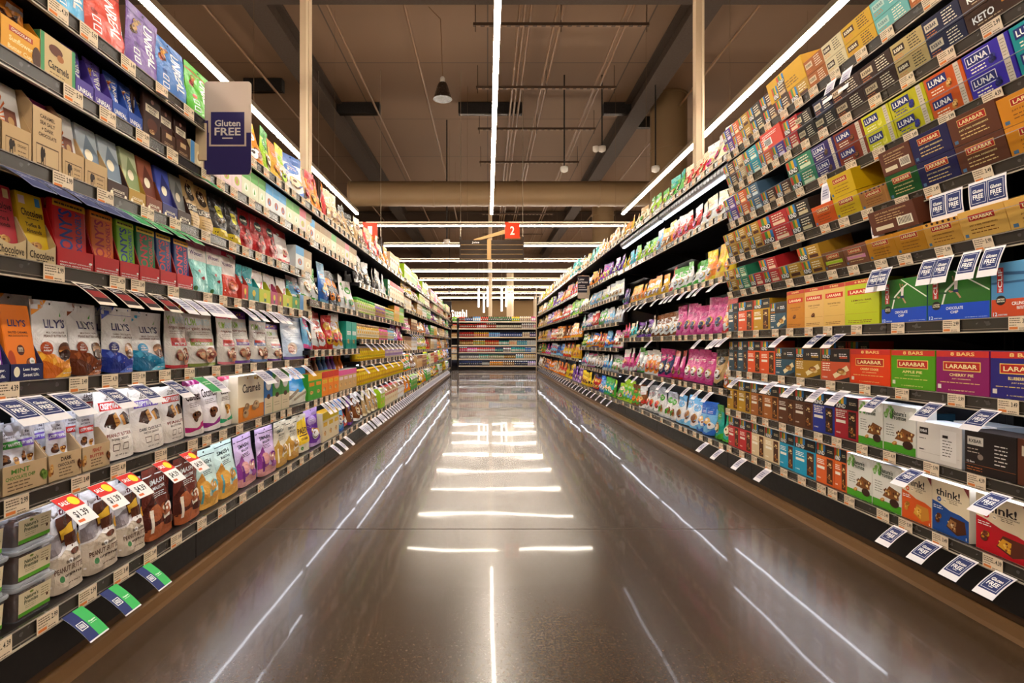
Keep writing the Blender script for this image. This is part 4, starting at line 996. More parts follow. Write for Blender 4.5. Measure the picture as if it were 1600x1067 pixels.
for i, (x0, x1, y, l) in enumerate(((-3.15, -2.14, 11.2, 'black slot vent left of the bell speaker'), (-.58, .68, 11.2, 'black slot vent crossing behind the middle strip light'), (2.30, 2.86, 11.2, 'short black slot vent beside right roof beam'), (3.05, 3.72, 11.9, 'black slot vent right of right roof beam'), (-4.4, -3.7, 10.2, 'black slot vent above left strip light'))):
    e = empty('slot_vent', ((x0 + x1) / 2, y, 5.42)); w = (x1 - x0) / 2
    b = MB(); b.box(-w, -.07, -.05, w, .07, .17, m_blk, .006); b.obj('vent_case', e)
    b = MB()
    b.box(-w + .02, -.05, -.058, w - .02, -.01, -.05, mat('#3a2c22', 'metal')); b.box(-w + .02, .01, -.058, w - .02, .05, -.05, mat('#3a2c22', 'metal')); b.obj('grille', e)
    tag(e, l, 'vent')
# ducts
def duct(p, q, r, label):
    e = empty('round_duct', p); d = Vector(q) - Vector(p)
    b = MB(); b.tube((0, 0, 0), d, r, m_duct, 36); b.obj('duct_body', e)
    n = max(2, int(d.length / 1.5))
    for i in range(n + 1):
        c = d * (i / n); u = d.normalized()
        b = MB(); b.tube(c - u * .02, c + u * .02, r + .014, m_duct, 36); b.obj('joint_ring', e)
    return tag(e, label, 'duct')
duct((-2.85, 11.75, 3.94), (7.5, 11.75, 3.94), .255, 'big round air duct crossing the aisle below the ceiling')
duct((3.50, 10.9, 3.5), (3.50, 10.9, 5.57), .345, 'upright round duct drop near right strip light')
duct((3.52, 17.2, 3.9), (3.52, 17.2, 5.57), .33, 'smaller looking upright duct drop behind the crossing duct')

# hanging bits
def bell(x, y, z, label):  # bell-shaped speaker on a cord, gives no light
    e = empty('bell_pendant', (x, y, z))
    b = MB(); b.lathe([(.135, -.14), (.125, -.12), (.075, .05), (.055, .09)], mat('#2a211c', 'plastic'), 24); b.obj('speaker_bell', e)
    b = MB(); b.lathe([(.035, .09), (.035, .16), (.02, .18)], mat('#cfc6b8', 'plastic'), 14); b.obj('speaker_neck', e)
    b = MB(); b.tube((0, 0, .18), (-.03, 0, 1.0), .006, m_pipe, 6); b.tube((-.03, 0, 1.0), (-.20, 0, 1.175), .006, m_pipe, 6); b.obj('cord', e)
    tag(e, label, 'lamp')
bell(-.64, 8.0, 4.42, 'small dark bell speaker hanging left of the middle strip light')
def camera_dome(x, y, z, label, two=False, top=5.58):
    e = empty('ceiling_camera', (x, y, z))
    b = MB(); b.tube((0, 0, .04), (0, 0, top - z), .013, m_blk, 8); b.obj('drop_rod', e)
    b = MB(); b.lathe([(.02, -.05), (.06, -.03), (.07, .0), (.07, .05), (.03, .06)], mat('#d8d0c4', 'plastic'), 16); b.obj('camera_head', e)
    if two:
        b = MB(); b.lathe([(.02, -.05), (.05, -.03), (.055, .0), (.055, .05)], mat('#d8d0c4', 'plastic'), 16, cx=-.11, cy=0); b.obj('camera_head', e)
    tag(e, label, 'camera')
camera_dome(-.87, 12.0, 2.98, 'white camera dome on thin rod below crossing duct')
camera_dome(2.03, 10.0, 4.26, 'twin white camera heads on rod near right roof beam', True)
camera_dome(1.36, 10.0, 3.90, 'small white camera box under ceiling between pipe pairs')
camera_dome(2.86, 9.6, 3.78, 'small white camera on bracket beside upright duct')
camera_dome(-1.55, 23, 2.93, 'tiny white camera dome far off above the lit letters')

# linear lights: long ones along the aisles, then rows across the aisles
m_alu = mat('#b8a890', 'metal'); m_wire = mat('#6a5238', 'matte')
def strip_light(x0, y0, x1, y1, z, label, group):
    L = math.hypot(x1 - x0, y1 - y0)
    e = empty('strip_light', (x0, y0, z), math.atan2(y1 - y0, x1 - x0))
    b = MB(); b.box(0, -.022, .012, L, .022, .065, m_alu, .003); b.obj('housing', e)
    b = MB(); b.box(0.002, -.021, -.012, L - .002, .021, .012, M_STRIP, .004); b.obj('diffuser', e)
    b = MB(); b.box(.01, -.014, .065, L - .01, .014, .068, M_ADDED_UP); b.obj('added_uplight', e)  # glowing top strip added to brighten the ceiling
    n = max(2, int(L / 2.4))
    for i in range(n):
        xx = L * (i + .5) / n
        b = MB(); b.tube((xx, 0, .06), (xx, 0, ZC - z - .004), .0020, m_wire, 5); b.obj('suspension_wire', e)
    tag(e, label, 'light', group)
G1 = 'long strip lights running along the aisles'
for x, l in ((-2.20, 'long strip light running lengthwise over the left shelving'), (.065, 'long strip light running down the middle of the aisle'), (2.28, 'long strip light running lengthwise over the right shelving')):
    strip_light(x, -4.5, x, 9.5, 3.0, l, G1)
strip_light(-4.5, -4.5, -4.5, 9.5, 3.0, 'unseen strip light added over the next aisle beyond the left shelving', G1)  # out of view, added as fill light
strip_light(4.6, -4.5, 4.6, 9.5, 3.0, 'unseen strip light added over the next aisle beyond the right shelving', G1)  # matching unseen fill light, added on the right
ords = ['nearest', 'second nearest', 'third nearest', 'fourth nearest', 'fifth nearest', 'sixth nearest', 'seventh nearest', 'farthest']
for i, y in enumerate((10.46, 12.57, 14.85, 16.98, 19.2, 21.75, 24.2, 26.8)):
    strip_light(-2.32 if i else -4.5, y, 6.5, y, 3.0, ords[i] + ' of the crosswise strip lights beyond the middle one', 'crosswise strip lights')

# posts
def post(x, y, z0, z1, w, label):
    e = empty('steel_post', (x, y, z0)); m = mat('#cdb394', 'card')
    b = MB(); b.box(-w / 2, -w / 2, 0, w / 2, w / 2, z1 - z0, m, .004); b.obj('post_shaft', e)
    b = MB(); b.box(w * .18, -w / 2 - .006, 0, w * .40, -w / 2, z1 - z0, mat('#e6d2b4', 'card'), .001); b.obj('cable_channel', e)
    b = MB(); b.box(-w * .8, -w * .8, 0, w * .8, w * .8, .02, m, .003); b.obj('foot_plate', e)
    tag(e, label, 'post')
post(-1.575, 4.88, 1.61, 5.58, .082, 'pale square post rising from the top of the left shelving')
post(1.985, 5.30, 2.06, 5.58, .082, 'pale square post rising from the top of the right shelving')
post(.085, 18.4, 0, 5.58, .125, 'pale middle column behind the end wall of bottles')
post(.98, 24.5, 0, 3.9, .30, 'wide pale column standing beyond the bottle shelves')
post(2.22, 26.6, 0, 3.1, .10, 'thin pale post near the far counter')

# ------------------------------------------------------------------ shelving
M_SH = mat('#241f1d', 'card'); M_SHU = mat('#2c2a30', 'metal'); M_RAIL = mat('#35302b', 'plastic'); M_EDGE = mat('#b8ab98', 'plastic'); M_FASC = mat('#15110f', 'card'); M_TRIM_SHADED = mat('#4b3420', 'card'); M_TRIM_LIT = mat('#6b4d2e', 'card')
TILT = math.radians(17)
ORD = ['bottom', 'second', 'third', 'fourth', 'fifth', 'sixth', 'seventh', 'eighth', 'ninth', 'tenth']
def extr(mb, prof, x0, x1, m, smooth=False):
    n = len(prof)
    A = [(x0, y, z) for y, z in prof]; B = [(x1, y, z) for y, z in prof]
    for i in range(n):
        j = (i + 1) % n
        mb.face([A[i], A[j], B[j], B[i]], m, smooth)
    mb.face(A[::-1], m); mb.face(B, m)
BAYC = {}
def bay(side, y0, y1, zs, label, tilt_from=99, guards=(), top=1.7, housing=None, ends=(False, False)):
    """one shelving section; local x runs to the viewer's right, y into the shelf"""
    L = y1 - y0
    e = empty('shelving_unit', ((-XL if side < 0 else XR), (y0 if side < 0 else y1), 0), math.pi / 2 if side < 0 else -math.pi / 2)
    tag(e, label, 'shelving', 'shelving sections along the %s side' % ('left' if side < 0 else 'right'))
    key = (round(L, 3), tuple(zs), tilt_from, tuple(guards), top, housing)
    if key in BAYC:
        for (o, par) in BAYC[key]:
            c = o.copy(); COL.objects.link(c)
            if par is None:
                c.parent = e; last = c
            else:
                c.parent = last
        return e
    made = []
    def P(mb, name, par=None, rot=0, loc=None):
        o = mb.obj(name, par or e)
        if par is None and loc:
            o.location = loc; o.rotation_euler = (rot, 0, 0)
        made.append((o, par)); return o
    b = MB(); b.box(0, .45, .0, L, .47, top, M_SHU); P(b, 'back_panel')
    for x in (0, L - .03):
        b = MB(); b.box(x, .42, 0, x + .03, .45, top + .02, M_SH, .002)
        for k in range(int(top / .05)):
            b.box(x + .008, .4195, .05 + k * .05, x + .013, .42, .075 + k * .05, m_blk); b.box(x + .017, .4195, .05 + k * .05, x + .022, .42, .075 + k * .05, m_blk)
        P(b, 'upright')
    b = MB(); b.box(.001, 0, .072, L - .001, .02, .163, M_FASC, .0015); b.box(.3, -.0006, .08, .302, 0, .155, m_blk); P(b, 'kick_plate')
    b = MB(); extr(b, [(.018, .072), (.018, .042), (.03, .042), (.03, .072)], 0, L, M_TRIM_SHADED); extr(b, [(.016, .042), (.004, .036), (-.002, .012), (-.008, 0), (.03, 0), (.03, .042)], 0, L, M_TRIM_LIT, False); P(b, 'base_trim')  # one brown cove base, its shaded upper part and lit toe put into the colours
    for i, z in enumerate(zs):
        t = TILT if i >= tilt_from else 0
        dep = .44 if i == 0 else (.40 if not t else .36)
        b = MB()
        b.box(.002, .004, -.024, L - .002, dep, 0, M_SH if i == 0 else M_SHU, .0015)
        if i:
            for x in (.01, L - .014):      # side brackets
                b.face([(x, dep - .3, -.024), (x, dep, -.024), (x, dep, -.09)], M_SH); b.face([(x + .004, dep - .3, -.024), (x + .004, dep, -.09), (x + .004, dep, -.024)], M_SH)
        sh = P(b, 'shelf', None, t, (0, 0, z))
        b = MB()
        b.box(.002, -.004, -.036, L - .002, .004, .004, M_RAIL)
        b.box(.002, -.008, -.0385, L - .002, .0, -.0345, M_EDGE, .0006); b.box(.002, -.007, .001, L - .002, .0, .0036, mat('#8a8074', 'plastic'), .0005)
        b.box(.002, -.0065, -.029, L - .002, -.003, -.0275, mat('#7a6f64', 'plastic'))
        P(b, 'price_rail', sh)
        if i and z < .74:
            b = MB(); b.box(.04, .022, -.032, L - .04, .030, -.026, M_LED); P(b, 'led_strip', sh)
        if i in guards:
            b = MB(); b.box(.004, .002, .003, L - .004, .0045, .068, M_CLEAR); b.box(.004, .001, .0665, L - .004, .0055, .068, M_LID); P(b, 'clear_guard', sh)
        if housing == i:
            b = MB(); n = 14
            pr = [(.045 + .035 * math.cos(a), -.058 + .033 * math.sin(a)) for a in [math.pi * 2 * k / n for k in range(n)]]
            extr(b, pr, .02, L - .02, mat('#b9bcc4', 'metal'), True)
            for k in range(24):
                b.box(.03 + k * (L - .06) / 24, .009, -.075, .036 + k * (L - .06) / 24, .014, -.04, mat('#6a6c74', 'metal'))
            P(b, 'light_housing', sh)
            b = MB(); b.box(.03, .035, -.096, L - .03, .06, -.090, M_LEDT); P(b, 'led_tube', sh)
    # end panels
    BAYC[key] = made
    return e
def end_panel(side, y, top, label):
    e = empty('shelving_end', ((-XL if side < 0 else XR), y, 0), math.pi / 2 if side < 0 else -math.pi / 2)
    b = MB(); b.box(-.015, -.01, 0, .015, .98, top, M_SH, .003); b.obj('panel', e)
    b = MB(); b.box(-.02, -.03, 0, .02, -.008, top + (.0 if side < 0 else .22), mat('#c9ae8c', 'card') if side > 0 else M_SH, .003); b.obj('edge_post', e)
    tag(e, label, 'shelving end')

ZLA = (.196, .479, .719, .979, 1.194, 1.407, 1.582)
ZLB = (.196, .480, .765, 1.05, 1.39, 1.582)
ZLC = (.196, .470, .665, .84, 1.045, 1.28, 1.582)
ZLD = (.196, .46, .72, .97, 1.23, 1.43, 1.60)
LEFT = [(-.5, .70, ZLA), (.70, 1.92, ZLA), (1.92, 3.14, ZLA), (3.14, 4.36, ZLB), (4.36, 5.58, ZLC), (5.58, 6.80, ZLC)] + [(6.80 + 1.367 * i, 6.80 + 1.367 * (i + 1), ZLD) for i in range(6)]
nm = ['behind the camera', 'nearest', 'second', 'third', 'fourth', 'fifth', 'sixth', 'seventh', 'eighth', 'ninth', 'tenth', 'farthest']
for i, (a, b_, z) in enumerate(LEFT):
    bay(-1, a, b_, z, 'black metal shelving section on left, %s' % (nm[i] + (' along the aisle' if i else '')), guards=((3, 2) if i == 3 else ()), top=1.70)
ZRA = (.204, .42, .647, .872, 1.105, 1.304, 1.509, 1.708, 1.918)
ZRB = (.20, .53, .863, 1.207, 1.585, 1.93)
ZRC = (.19, .48, .757, 1.042, 1.328, 1.60, 1.93)
ZRD = (.19, .57, .91, 1.28, 1.62, 1.95)
RIGHT = [(-.6, .67, ZRA), (.67, 2.0, ZRA), (2.0, 3.33, ZRA), (3.33, 4.715, ZRB), (4.715, 6.10, ZRB), (6.10, 7.42, ZRC), (7.42, 8.74, ZRC)] + [(8.74 + 1.49 * i, 8.74 + 1.49 * (i + 1), ZRD) for i in range(5)]
for i, (a, b_, z) in enumerate(RIGHT):
    bay(1, a, b_, z, 'black metal shelving section on right, %s' % (nm[i] + (' along the aisle' if i else '')), tilt_from=(4 if z is ZRA else 99),
        guards=((4, 5, 6, 7) if z is ZRA else (1, 2, 3, 4) if z is ZRB else (1, 2, 3, 4, 5) if z is ZRC else ()), top=2.04, housing=(5 if z is ZRB else None))
end_panel(-1, 15.02, 1.95, 'black end panel closing the far end of left shelving')
end_panel(1, 16.21, 2.16, 'end panel with pale edge post at far right shelving end')

# ------------------------------------------------------------------ placing the goods
def zs_at(side, y):
    for a, b_, z in (LEFT if side < 0 else RIGHT):
        if a <= y < b_: return z
    return ()
PLACED = []       # dicts: key, M (matrix), side, shelf, Y, tier, rear
def width_fit(key, w): return w / D[key]['w']
def put(key, side, shelf, z, yc, w, h=None, setback=0.0, tilt=0.0, tier=0, lean=0.0, dz=0.0, yaw=0.0, roll=0.0, rear=False, inset=None, note=None, depth=None, dn=0):
    d = D[key]
    h = h or d['h']
    if side and tilt == 0 and d['build'] != 'tray':
        zz = [q for q in zs_at(side, yc) if q > z + .02]
        if zz: h = min(h, zz[0] - z - dz - .030)
    dd = d['d'] if depth is None else depth
    XF = (-XL if side < 0 else XR)
    base = Matrix.Translation((XF, yc, z)) @ Matrix.Rotation(math.pi / 2 if side < 0 else -math.pi / 2, 4, 'Z')
    M = base @ Matrix.Rotation(tilt, 4, 'X') @ Matrix.Translation((0, .015 + setback + dd / 2, dz + .0008)) @ Matrix.Rotation(yaw, 4, 'Z') @ Matrix.Rotation(-lean, 4, 'X') @ Matrix.Translation((0, 0, abs(roll) * w * .42)) @ Matrix.Rotation(roll, 4, 'Y')
    M = M @ Matrix.Diagonal((w / d['w'], dd / d['d'], (h / d['h']) if h else 1, 1))
    PLACED.append(dict(key=key, M=M, side=side, shelf=shelf, Y=yc, tier=tier, rear=rear, z=z + dz))
rnd = random.Random(5)
def row(side, shelf, z, items, tilt=0.0, zone=None):
    K = FPX * ((XL if side < 0 else XR) + .015)
    px = [x for x in items if isinstance(x, (int, float))]
    i = 0
    while i + 2 < len(items):
        p0, it, p1 = items[i], items[i + 1], items[i + 2]
        i += 2
        if it is None:
            continue
        op = {}
        if isinstance(it, tuple):
            it, op = it
        n = 1
        if '*' in it:
            it, n = it.rsplit('*', 1); n = int(n)
        Y0 = K / abs(762 - p0); Y1 = K / abs(762 - p1)
        fill(side, shelf, z, Y0, Y1, it, n, tilt, op)
def fill(side, shelf, z, Y0, Y1, it, n, tilt=0.0, op={}):
    if Y0 > Y1: Y0, Y1 = Y1, Y0
    d = D[it]; st = (Y1 - Y0) / n
    soft = d['build'] == 'bag'
    for k in range(n):
        yc = Y0 + st * (k + .5)
        w = st * op.get('fit', .985 if d['build'] in ('box', 'tray') else (1.0 if soft else .94))
        if d['build'] in ('jar', 'can', 'bottle'): w = min(w, d['w'] * 1.15)
        kw = dict(h=op.get('h'), setback=op.get('sb', 0), tilt=tilt)
        if soft:
            kw['lean'] = op.get('lean', rnd.uniform(.02, .09)); kw['yaw'] = rnd.uniform(-.06, .06)
            kw['setback'] += rnd.uniform(0, .012)
            if d['name'] == 'snack_bag':
                kw['yaw'] = rnd.uniform(-.22, .22); kw['roll'] = rnd.uniform(-.07, .07); kw['lean'] = rnd.uniform(.03, .20)
                kw['h'] = (kw['h'] or d['h']) * rnd.uniform(.88, 1.06)
            elif kw['h'] is None: kw['roll'] = rnd.uniform(-.02, .02); kw['h'] = d['h'] * rnd.uniform(.96, 1.04)
        elif d['build'] == 'box':
            kw['yaw'] = rnd.uniform(-.012, .012)
        rows = op.get('rows', 1)
        hh = (kw['h'] or d['h'])
        for t in range(rows):
            put(it, side, shelf, z, yc, w, tier=(t + 1 if rows > 1 else 0), dz=t * (hh + .001) + op.get('dz', 0), **kw)
        for q in range(op.get('back', 0)):
            put(op.get('bk', it), side, shelf, z, yc + rnd.uniform(-.02, .02), w, h=(op.get('bh') or kw['h']), setback=op.get('sb', 0) + (d['d'] + .012) * (q + 1), tilt=tilt, lean=kw.get('lean', 0), rear=True)
        if 'in' in op:
            ik = op['in']; idd = D[ik]; m = op.get('m', 2)
            for q in range(m):
                ln = op.get('il', .16) if idd['build'] == 'bar' else rnd.uniform(.02, .1)
                put(ik, side, shelf, z, yc + (rnd.uniform(-.004, .004)), w * op.get('iw', .9), h=op.get('ih'), setback=.008 + op.get('sb', 0) + q * (idd['d'] * op.get('gap', 1.35)), dz=.004, lean=ln, rear=(q > 0), tilt=tilt)

def o(k, **kw): return (k, kw)
# ---- left, nearest sections
row(-1, 0, ZLA[0], [-85, 'tub', 22, 'tub', 92, None, 93, o('justin', back=1), 148, o('justin', back=1), 201, o('justin', back=1), 239, 'smash_brown', 284, 'smash_brown', 321, 'smash_teal', 352, 'smash_teal', 382, 'smash_purple', 412, 'smash_purple', 436, 'smash_cream', 455, 'smash_cream', 473, 'paleo', 490])
for t in (1, 2):
    for a, b_ in ((-85, 22), (22, 92)):
        Ya, Yb = FPX * (XL + .015) / (762 - a), FPX * (XL + .015) / (762 - b_)
        put('tub', -1, 0, ZLA[0], (Ya + Yb) / 2, (Yb - Ya) * .94, dz=.0795 * t, tier=t + 1)
for p in PLACED[:2]: p['tier'] = 1
row(-1, 1, ZLA[1], [-95, o('tray_mint', **{'in': 'mini_green', 'm': 2, 'iw': .55}), -20, o('tray_mint', **{'in': 'mini_green', 'm': 2, 'iw': .55}), 75, o('tray_dark', **{'in': 'mini_purple', 'm': 3, 'iw': .62}), 128, o('tray_pb', **{'in': 'mini_red', 'm': 3, 'iw': .62}), 172,
    o('wafer_red', back=1), 221, o('wafer_purple', back=1), 268, 'wafer_redb', 302, 'coco_magenta', 328, 'coco_purple', 354, 'coco_green', 371, 'caramel_box', 413, 'egg_blue', 426, 'egg_green*2', 452, o('blue_bag', h=.19), 489])
Kl = FPX * (XL + .015)
put('mini_purple', -1, 1, ZLA[1], 1.262, .06, setback=.02, dz=.004)
put('mini_green', -1, 1, ZLA[1], 1.20, .06, setback=.03, dz=.004)
put('mini_purple', -1, 1, ZLA[1], 1.318, .058, setback=.06, dz=.004, rear=True)
put('divider', -1, 1, ZLA[1], 1.168, .012, setback=.0)
put('divider', -1, 1, ZLA[1], 1.512, .012, setback=.05)
row(-1, 2, ZLA[2], [-100, o('tray_navy', **{'in': 'bar_purple', 'm': 2}), -45, o('tray_navy', **{'in': 'bar_purple', 'm': 2}), 16, o('tray_navy', **{'in': 'bar_orange', 'm': 2}), 68, o('lily_orange', back=1), 126, o('lily_brown', back=1), 176, o('lily_blue', back=1), 221, o('lily_cyan', h=.178, back=1), 271, 'yum_red', 304, o('yum_beige', h=.22), 350, 'yum_pink', 374, 'yum_purple', 401, 'yum_ice', 427, o('yum_purple', h=.18), 449, 'ice_bag', 487])
for y_ in (1.145, 1.275):
    put('lily_orange', -1, 2, ZLA[2], y_, .13, h=.195, setback=.05, lean=.05, rear=True)
row(-1, 3, ZLA[3], [-90, o('tray_love', **{'in': 'love_orange', 'm': 2}), -10, o('tray_love', **{'in': 'love_red', 'm': 2}), 42, o('tray_love', **{'in': 'love_yellow', 'm': 2}), 88, o('tray_red', **{'in': 'tony_red', 'm': 4, 'il': .05}), 147, o('tray_red', **{'in': 'tony_orange', 'm': 2, 'il': .05}), 187, o('tray_red', **{'in': 'tony_lime', 'm': 2, 'il': .05}), 218, o('tray_red', **{'in': 'tony_green', 'm': 2, 'il': .05}), 250, o('tray_red', **{'in': 'tony_blue', 'm': 2, 'il': .05}), 276, o('tray_red', **{'in': 'tony_navy', 'm': 2, 'il': .05}), 302,
    'fish_teal', 331, 'fish_teal', 353, 'fish_red', 378, o('tr_red', **{'in': 'teal_pack'}), 388, o('tr_teal', **{'in': 'teal_pack'}), 405, o('tr_lime', **{'in': 'love_tissue'}), 423, o('tr_mag', **{'in': 'love_tissue'}), 434, o('tr_brown', **{'in': 'love_tissue'}), 442, o('tr_lime', **{'in': 'love_tissue'}), 457, o('tr_green', **{'in': 'teal_pack'}), 468, 'blue_small', 487])
row(-1, 4, ZLA[4], [-75, o('tray_kraft', **{'in': 'bear_orange', 'm': 3}), 2, o('tray_kraft', **{'in': 'bear_white', 'm': 2}), 50, o('tray_kraft_note', **{'in': 'bear_pink', 'm': 6, 'gap': 1.5}), 97, o('tray_kraft', **{'in': 'bear_white', 'm': 2}), 132, o('tray_kraft', **{'in': 'thin_ice', 'm': 2}), 168, o('tray_cocoa', **{'in': 'thin_ice', 'm': 2}), 201, o('tray_gold', **{'in': 'thin_green', 'm': 2}), 228, o('tray_rust', **{'in': 'thin_rust', 'm': 2}), 254, o('tray_indigo', **{'in': 'thin_blue', 'm': 2}), 278, o('tray_cocoa', **{'in': 'thin_grey', 'm': 2}), 299, 'licorice', 320, 'licorice', 341, 'dark_bag', 363, 'dark_bag', 384, 'red_bag', 404, 'red_bag*2', 439, 'redwhite_bag', 462, 'sm_blue', 475, 'sm_kraft', 487])
row(-1, 5, ZLA[5], [-60, o('cup_box', h=.115, **{'in': 'cup_orange', 'ih': .16}), 0, o('cup_box', h=.115, **{'in': 'cup_orange', 'ih': .16}), 63, 'caramel_kraft', 118, o('tray_violet', **{'in': 'mini_violet', 'm': 2, 'ih': .13}), 147, o('tray_violet', **{'in': 'mini_violet', 'm': 2, 'ih': .13}), 176, o('tray_blue', **{'in': 'mini_blue', 'm': 2, 'ih': .13}), 200, o('tray_blue', **{'in': 'mini_blue', 'm': 2, 'ih': .13}), 223, o('wicked_bar', back=2), 252, o('tray_wicked', **{'in': 'wicked_bar', 'm': 5, 'il': .03}), 275, o('tray_wicked', **{'in': 'wicked_bar', 'm': 1, 'il': .03}), 297, 'blue_small', 318, None, 326, 'sm_pink*3', 378, 'sm_green*3', 415, 'sm_blue*3', 447, 'sm_green*2', 468, 'sm_pink', 478, 'sm_kraft', 487])
row(-1, 6, ZLA[6], [40, o('unreal_cyan', back=1), 95, 'unreal_cyan', 148, o('unreal_red', back=1), 209, 'unreal_purple', 258, o('unreal_blue', back=1), 305, o('unreal_green', back=1), 345, 'unreal_green', 372,
    plain('bag', 'gold', 'orange', 'cream', 1), 398, plain('bag', 'orange', 'gold', 'white', 2), 420, plain('bag', 'lime', 'green', 'cream', 1), 433, plain('bag', 'gold', 'orange', 'white', 3), 446, plain('bag', 'cream', 'yellow', 'lime', 2), 457, o(plain('bag', 'white', 'blue', 'cream', 1), h=.25), 479, o(plain('bag', 'tan', 'brown', 'black', 2), h=.24), 490])
def seq(side, shelf, z, Y0, Y1, keys, op={}):
    """keys: [(design, count, weight)...] spread from Y0 to Y1"""
    tot = sum(k[1] * D[k[0]]['w'] for k in keys)
    y = Y0
    for k, n, *r in keys:
        st = (Y1 - Y0) * n * D[k]['w'] / tot
        q = dict(op); q.update(r[0] if r else {})
        fill(side, shelf, z, y, y + st, k, n, 0, q); y += st
P_ = plain
# third section: vitamins, pouches, dried fruit
seq(-1, 0, ZLB[0], 3.27, 4.34, [(P_('bag', 'purple', 'lilac', 'white', 1), 1), (P_('carton', 'cream', 'yellow', 'gold', 1), 3), (P_('bag', 'light blue', 'blue', 'white', 1), 1), (P_('bag', 'red', 'black', 'white', 2), 1), (P_('bag', 'brown', 'purple', 'white', 1), 1)])
seq(-1, 1, ZLB[1], 3.17, 4.34, [(P_('carton', 'green', 'gold', 'orange', 2), 2, {'h': .15}), (P_('carton', 'orange', 'red', 'yellow', 1), 3, {'h': .15}), (P_('carton', 'tan', 'pink', 'white', 1), 4, {'h': .14})])
seq(-1, 1, ZLB[1], 3.2, 4.34, [(P_('bottle', 'brown', 'white', 'red', 1), 5), (P_('bottle', 'blue', 'white', 'light blue', 1), 2), (P_('bottle', 'purple', 'magenta', 'magenta', 1), 2), (P_('bottle', 'orange', 'gold', 'orange', 1), 2)], {'sb': .09, 'h': .25})
seq(-1, 2, ZLB[2], 3.17, 4.0, [(P_('bag', 'light blue', 'pink', 'white', 1), 1, {'h': .24}), (P_('bag', 'white', 'red', 'red', 1), 2, {'h': .24}), (P_('bag', 'red', 'red', 'gold', 2), 1, {'h': .24}), (P_('bag', 'gold', 'white', 'red', 1), 2, {'h': .24})])
seq(-1, 2, ZLB[2], 4.02, 4.34, [(P_('carton', 'teal', 'teal', 'white', 1), 2, {'h': .2})])
seq(-1, 3, ZLB[3], 2.95, 4.34, [(P_('bag', 'light blue', 'white', 'blue', 1), 1), (P_('bag', 'white', 'green', 'cream', 1), 2), (P_('bag', 'blue', 'light blue', 'orange', 3), 1, {'h': .26}), (P_('bag', 'black', 'black', 'orange', 2), 2, {'h': .25}), (P_('bag', 'white', 'white', 'green', 4), 2, {'h': .24})])
seq(-1, 4, ZLB[4], 3.17, 4.34, [('sm_blue', 1), ('sm_kraft', 3), ('sm_green', 1), ('sm_kraft', 2), ('sm_pink', 1), ('sm_kraft', 2)])
seq(-1, 5, ZLB[5], 3.17, 4.34, [(P_('bag', 'kraft', 'tan', 'red', 1), 1), (P_('bag', 'orange', 'red', 'gold', 1), 2), (P_('bag', 'red', 'orange', 'cream', 2), 1), (P_('bag', 'tan', 'cream', 'brown', 3), 3), (P_('bag', 'kraft', 'black', 'cream', 1), 3)])
# fourth and fifth: jars
seq(-1, 0, ZLC[0], 4.38, 6.78, [(P_('bag', 'brown', 'white', 'cream', 1), 2), (P_('bag', 'kraft', 'cream', 'white', 1), 4), (P_('carton', 'lime', 'white', 'cream', 1), 2), (P_('carton', 'cream', 'tan', 'red', 1), 7), (P_('carton', 'white', 'brown', 'cream', 2), 4)])
seq(-1, 1, ZLC[1], 4.38, 6.78, [(P_('jar', 'gold', 'yellow', 'gold'), 32)])
seq(-1, 2, ZLC[2], 4.38, 6.78, [(P_('jar', 'yellow', 'gold', 'grey'), 16), (P_('jar', 'lilac', 'cream', 'grey'), 16)])
seq(-1, 3, ZLC[3], 4.38, 6.1, [(P_('jar', 'cream', 'gold', 'tan'), 12), (P_('jar', 'tan', 'pink', 'brown'), 6), (P_('jar', 'cream', 'light blue', 'grey'), 5)])
seq(-1, 3, ZLC[3], 6.1, 6.78, [(P_('bag', 'lilac', 'purple', 'white', 1), 2), (P_('bag', 'pink', 'red', 'white', 1), 2)])
seq(-1, 4, ZLC[4], 4.38, 6.1, [(P_('jar', 'cream', 'lime', 'green'), 10), (P_('jar', 'tan', 'purple', 'cream'), 7), (P_('jar', 'cream', 'green', 'gold'), 7)])
seq(-1, 4, ZLC[4], 6.1, 6.78, [(P_('carton', 'gold', 'orange', 'cream', 1), 3), (P_('carton', 'lime', 'green', 'white', 2), 3)])
seq(-1, 5, ZLC[5], 4.38, 6.78, [(P_('bag', 'black', 'white', 'white', 1), 6), (P_('bag', 'silver', 'white', 'cream', 1), 2), (P_('carton', 'dark green', 'cream', 'white', 1), 1), (P_('carton', 'cream', 'red', 'tan', 1), 8)])
seq(-1, 6, ZLC[6], 4.38, 6.78, [(P_('bag', 'kraft', 'cream', 'brown', 2), 3), (P_('bag', 'red', 'orange', 'white', 1), 4), (P_('bag', 'orange', 'gold', 'white', 4), 3), (P_('carton', 'cream', 'tan', 'brown', 1), 5), (P_('bag', 'gold', 'tan', 'white', 1), 3)])
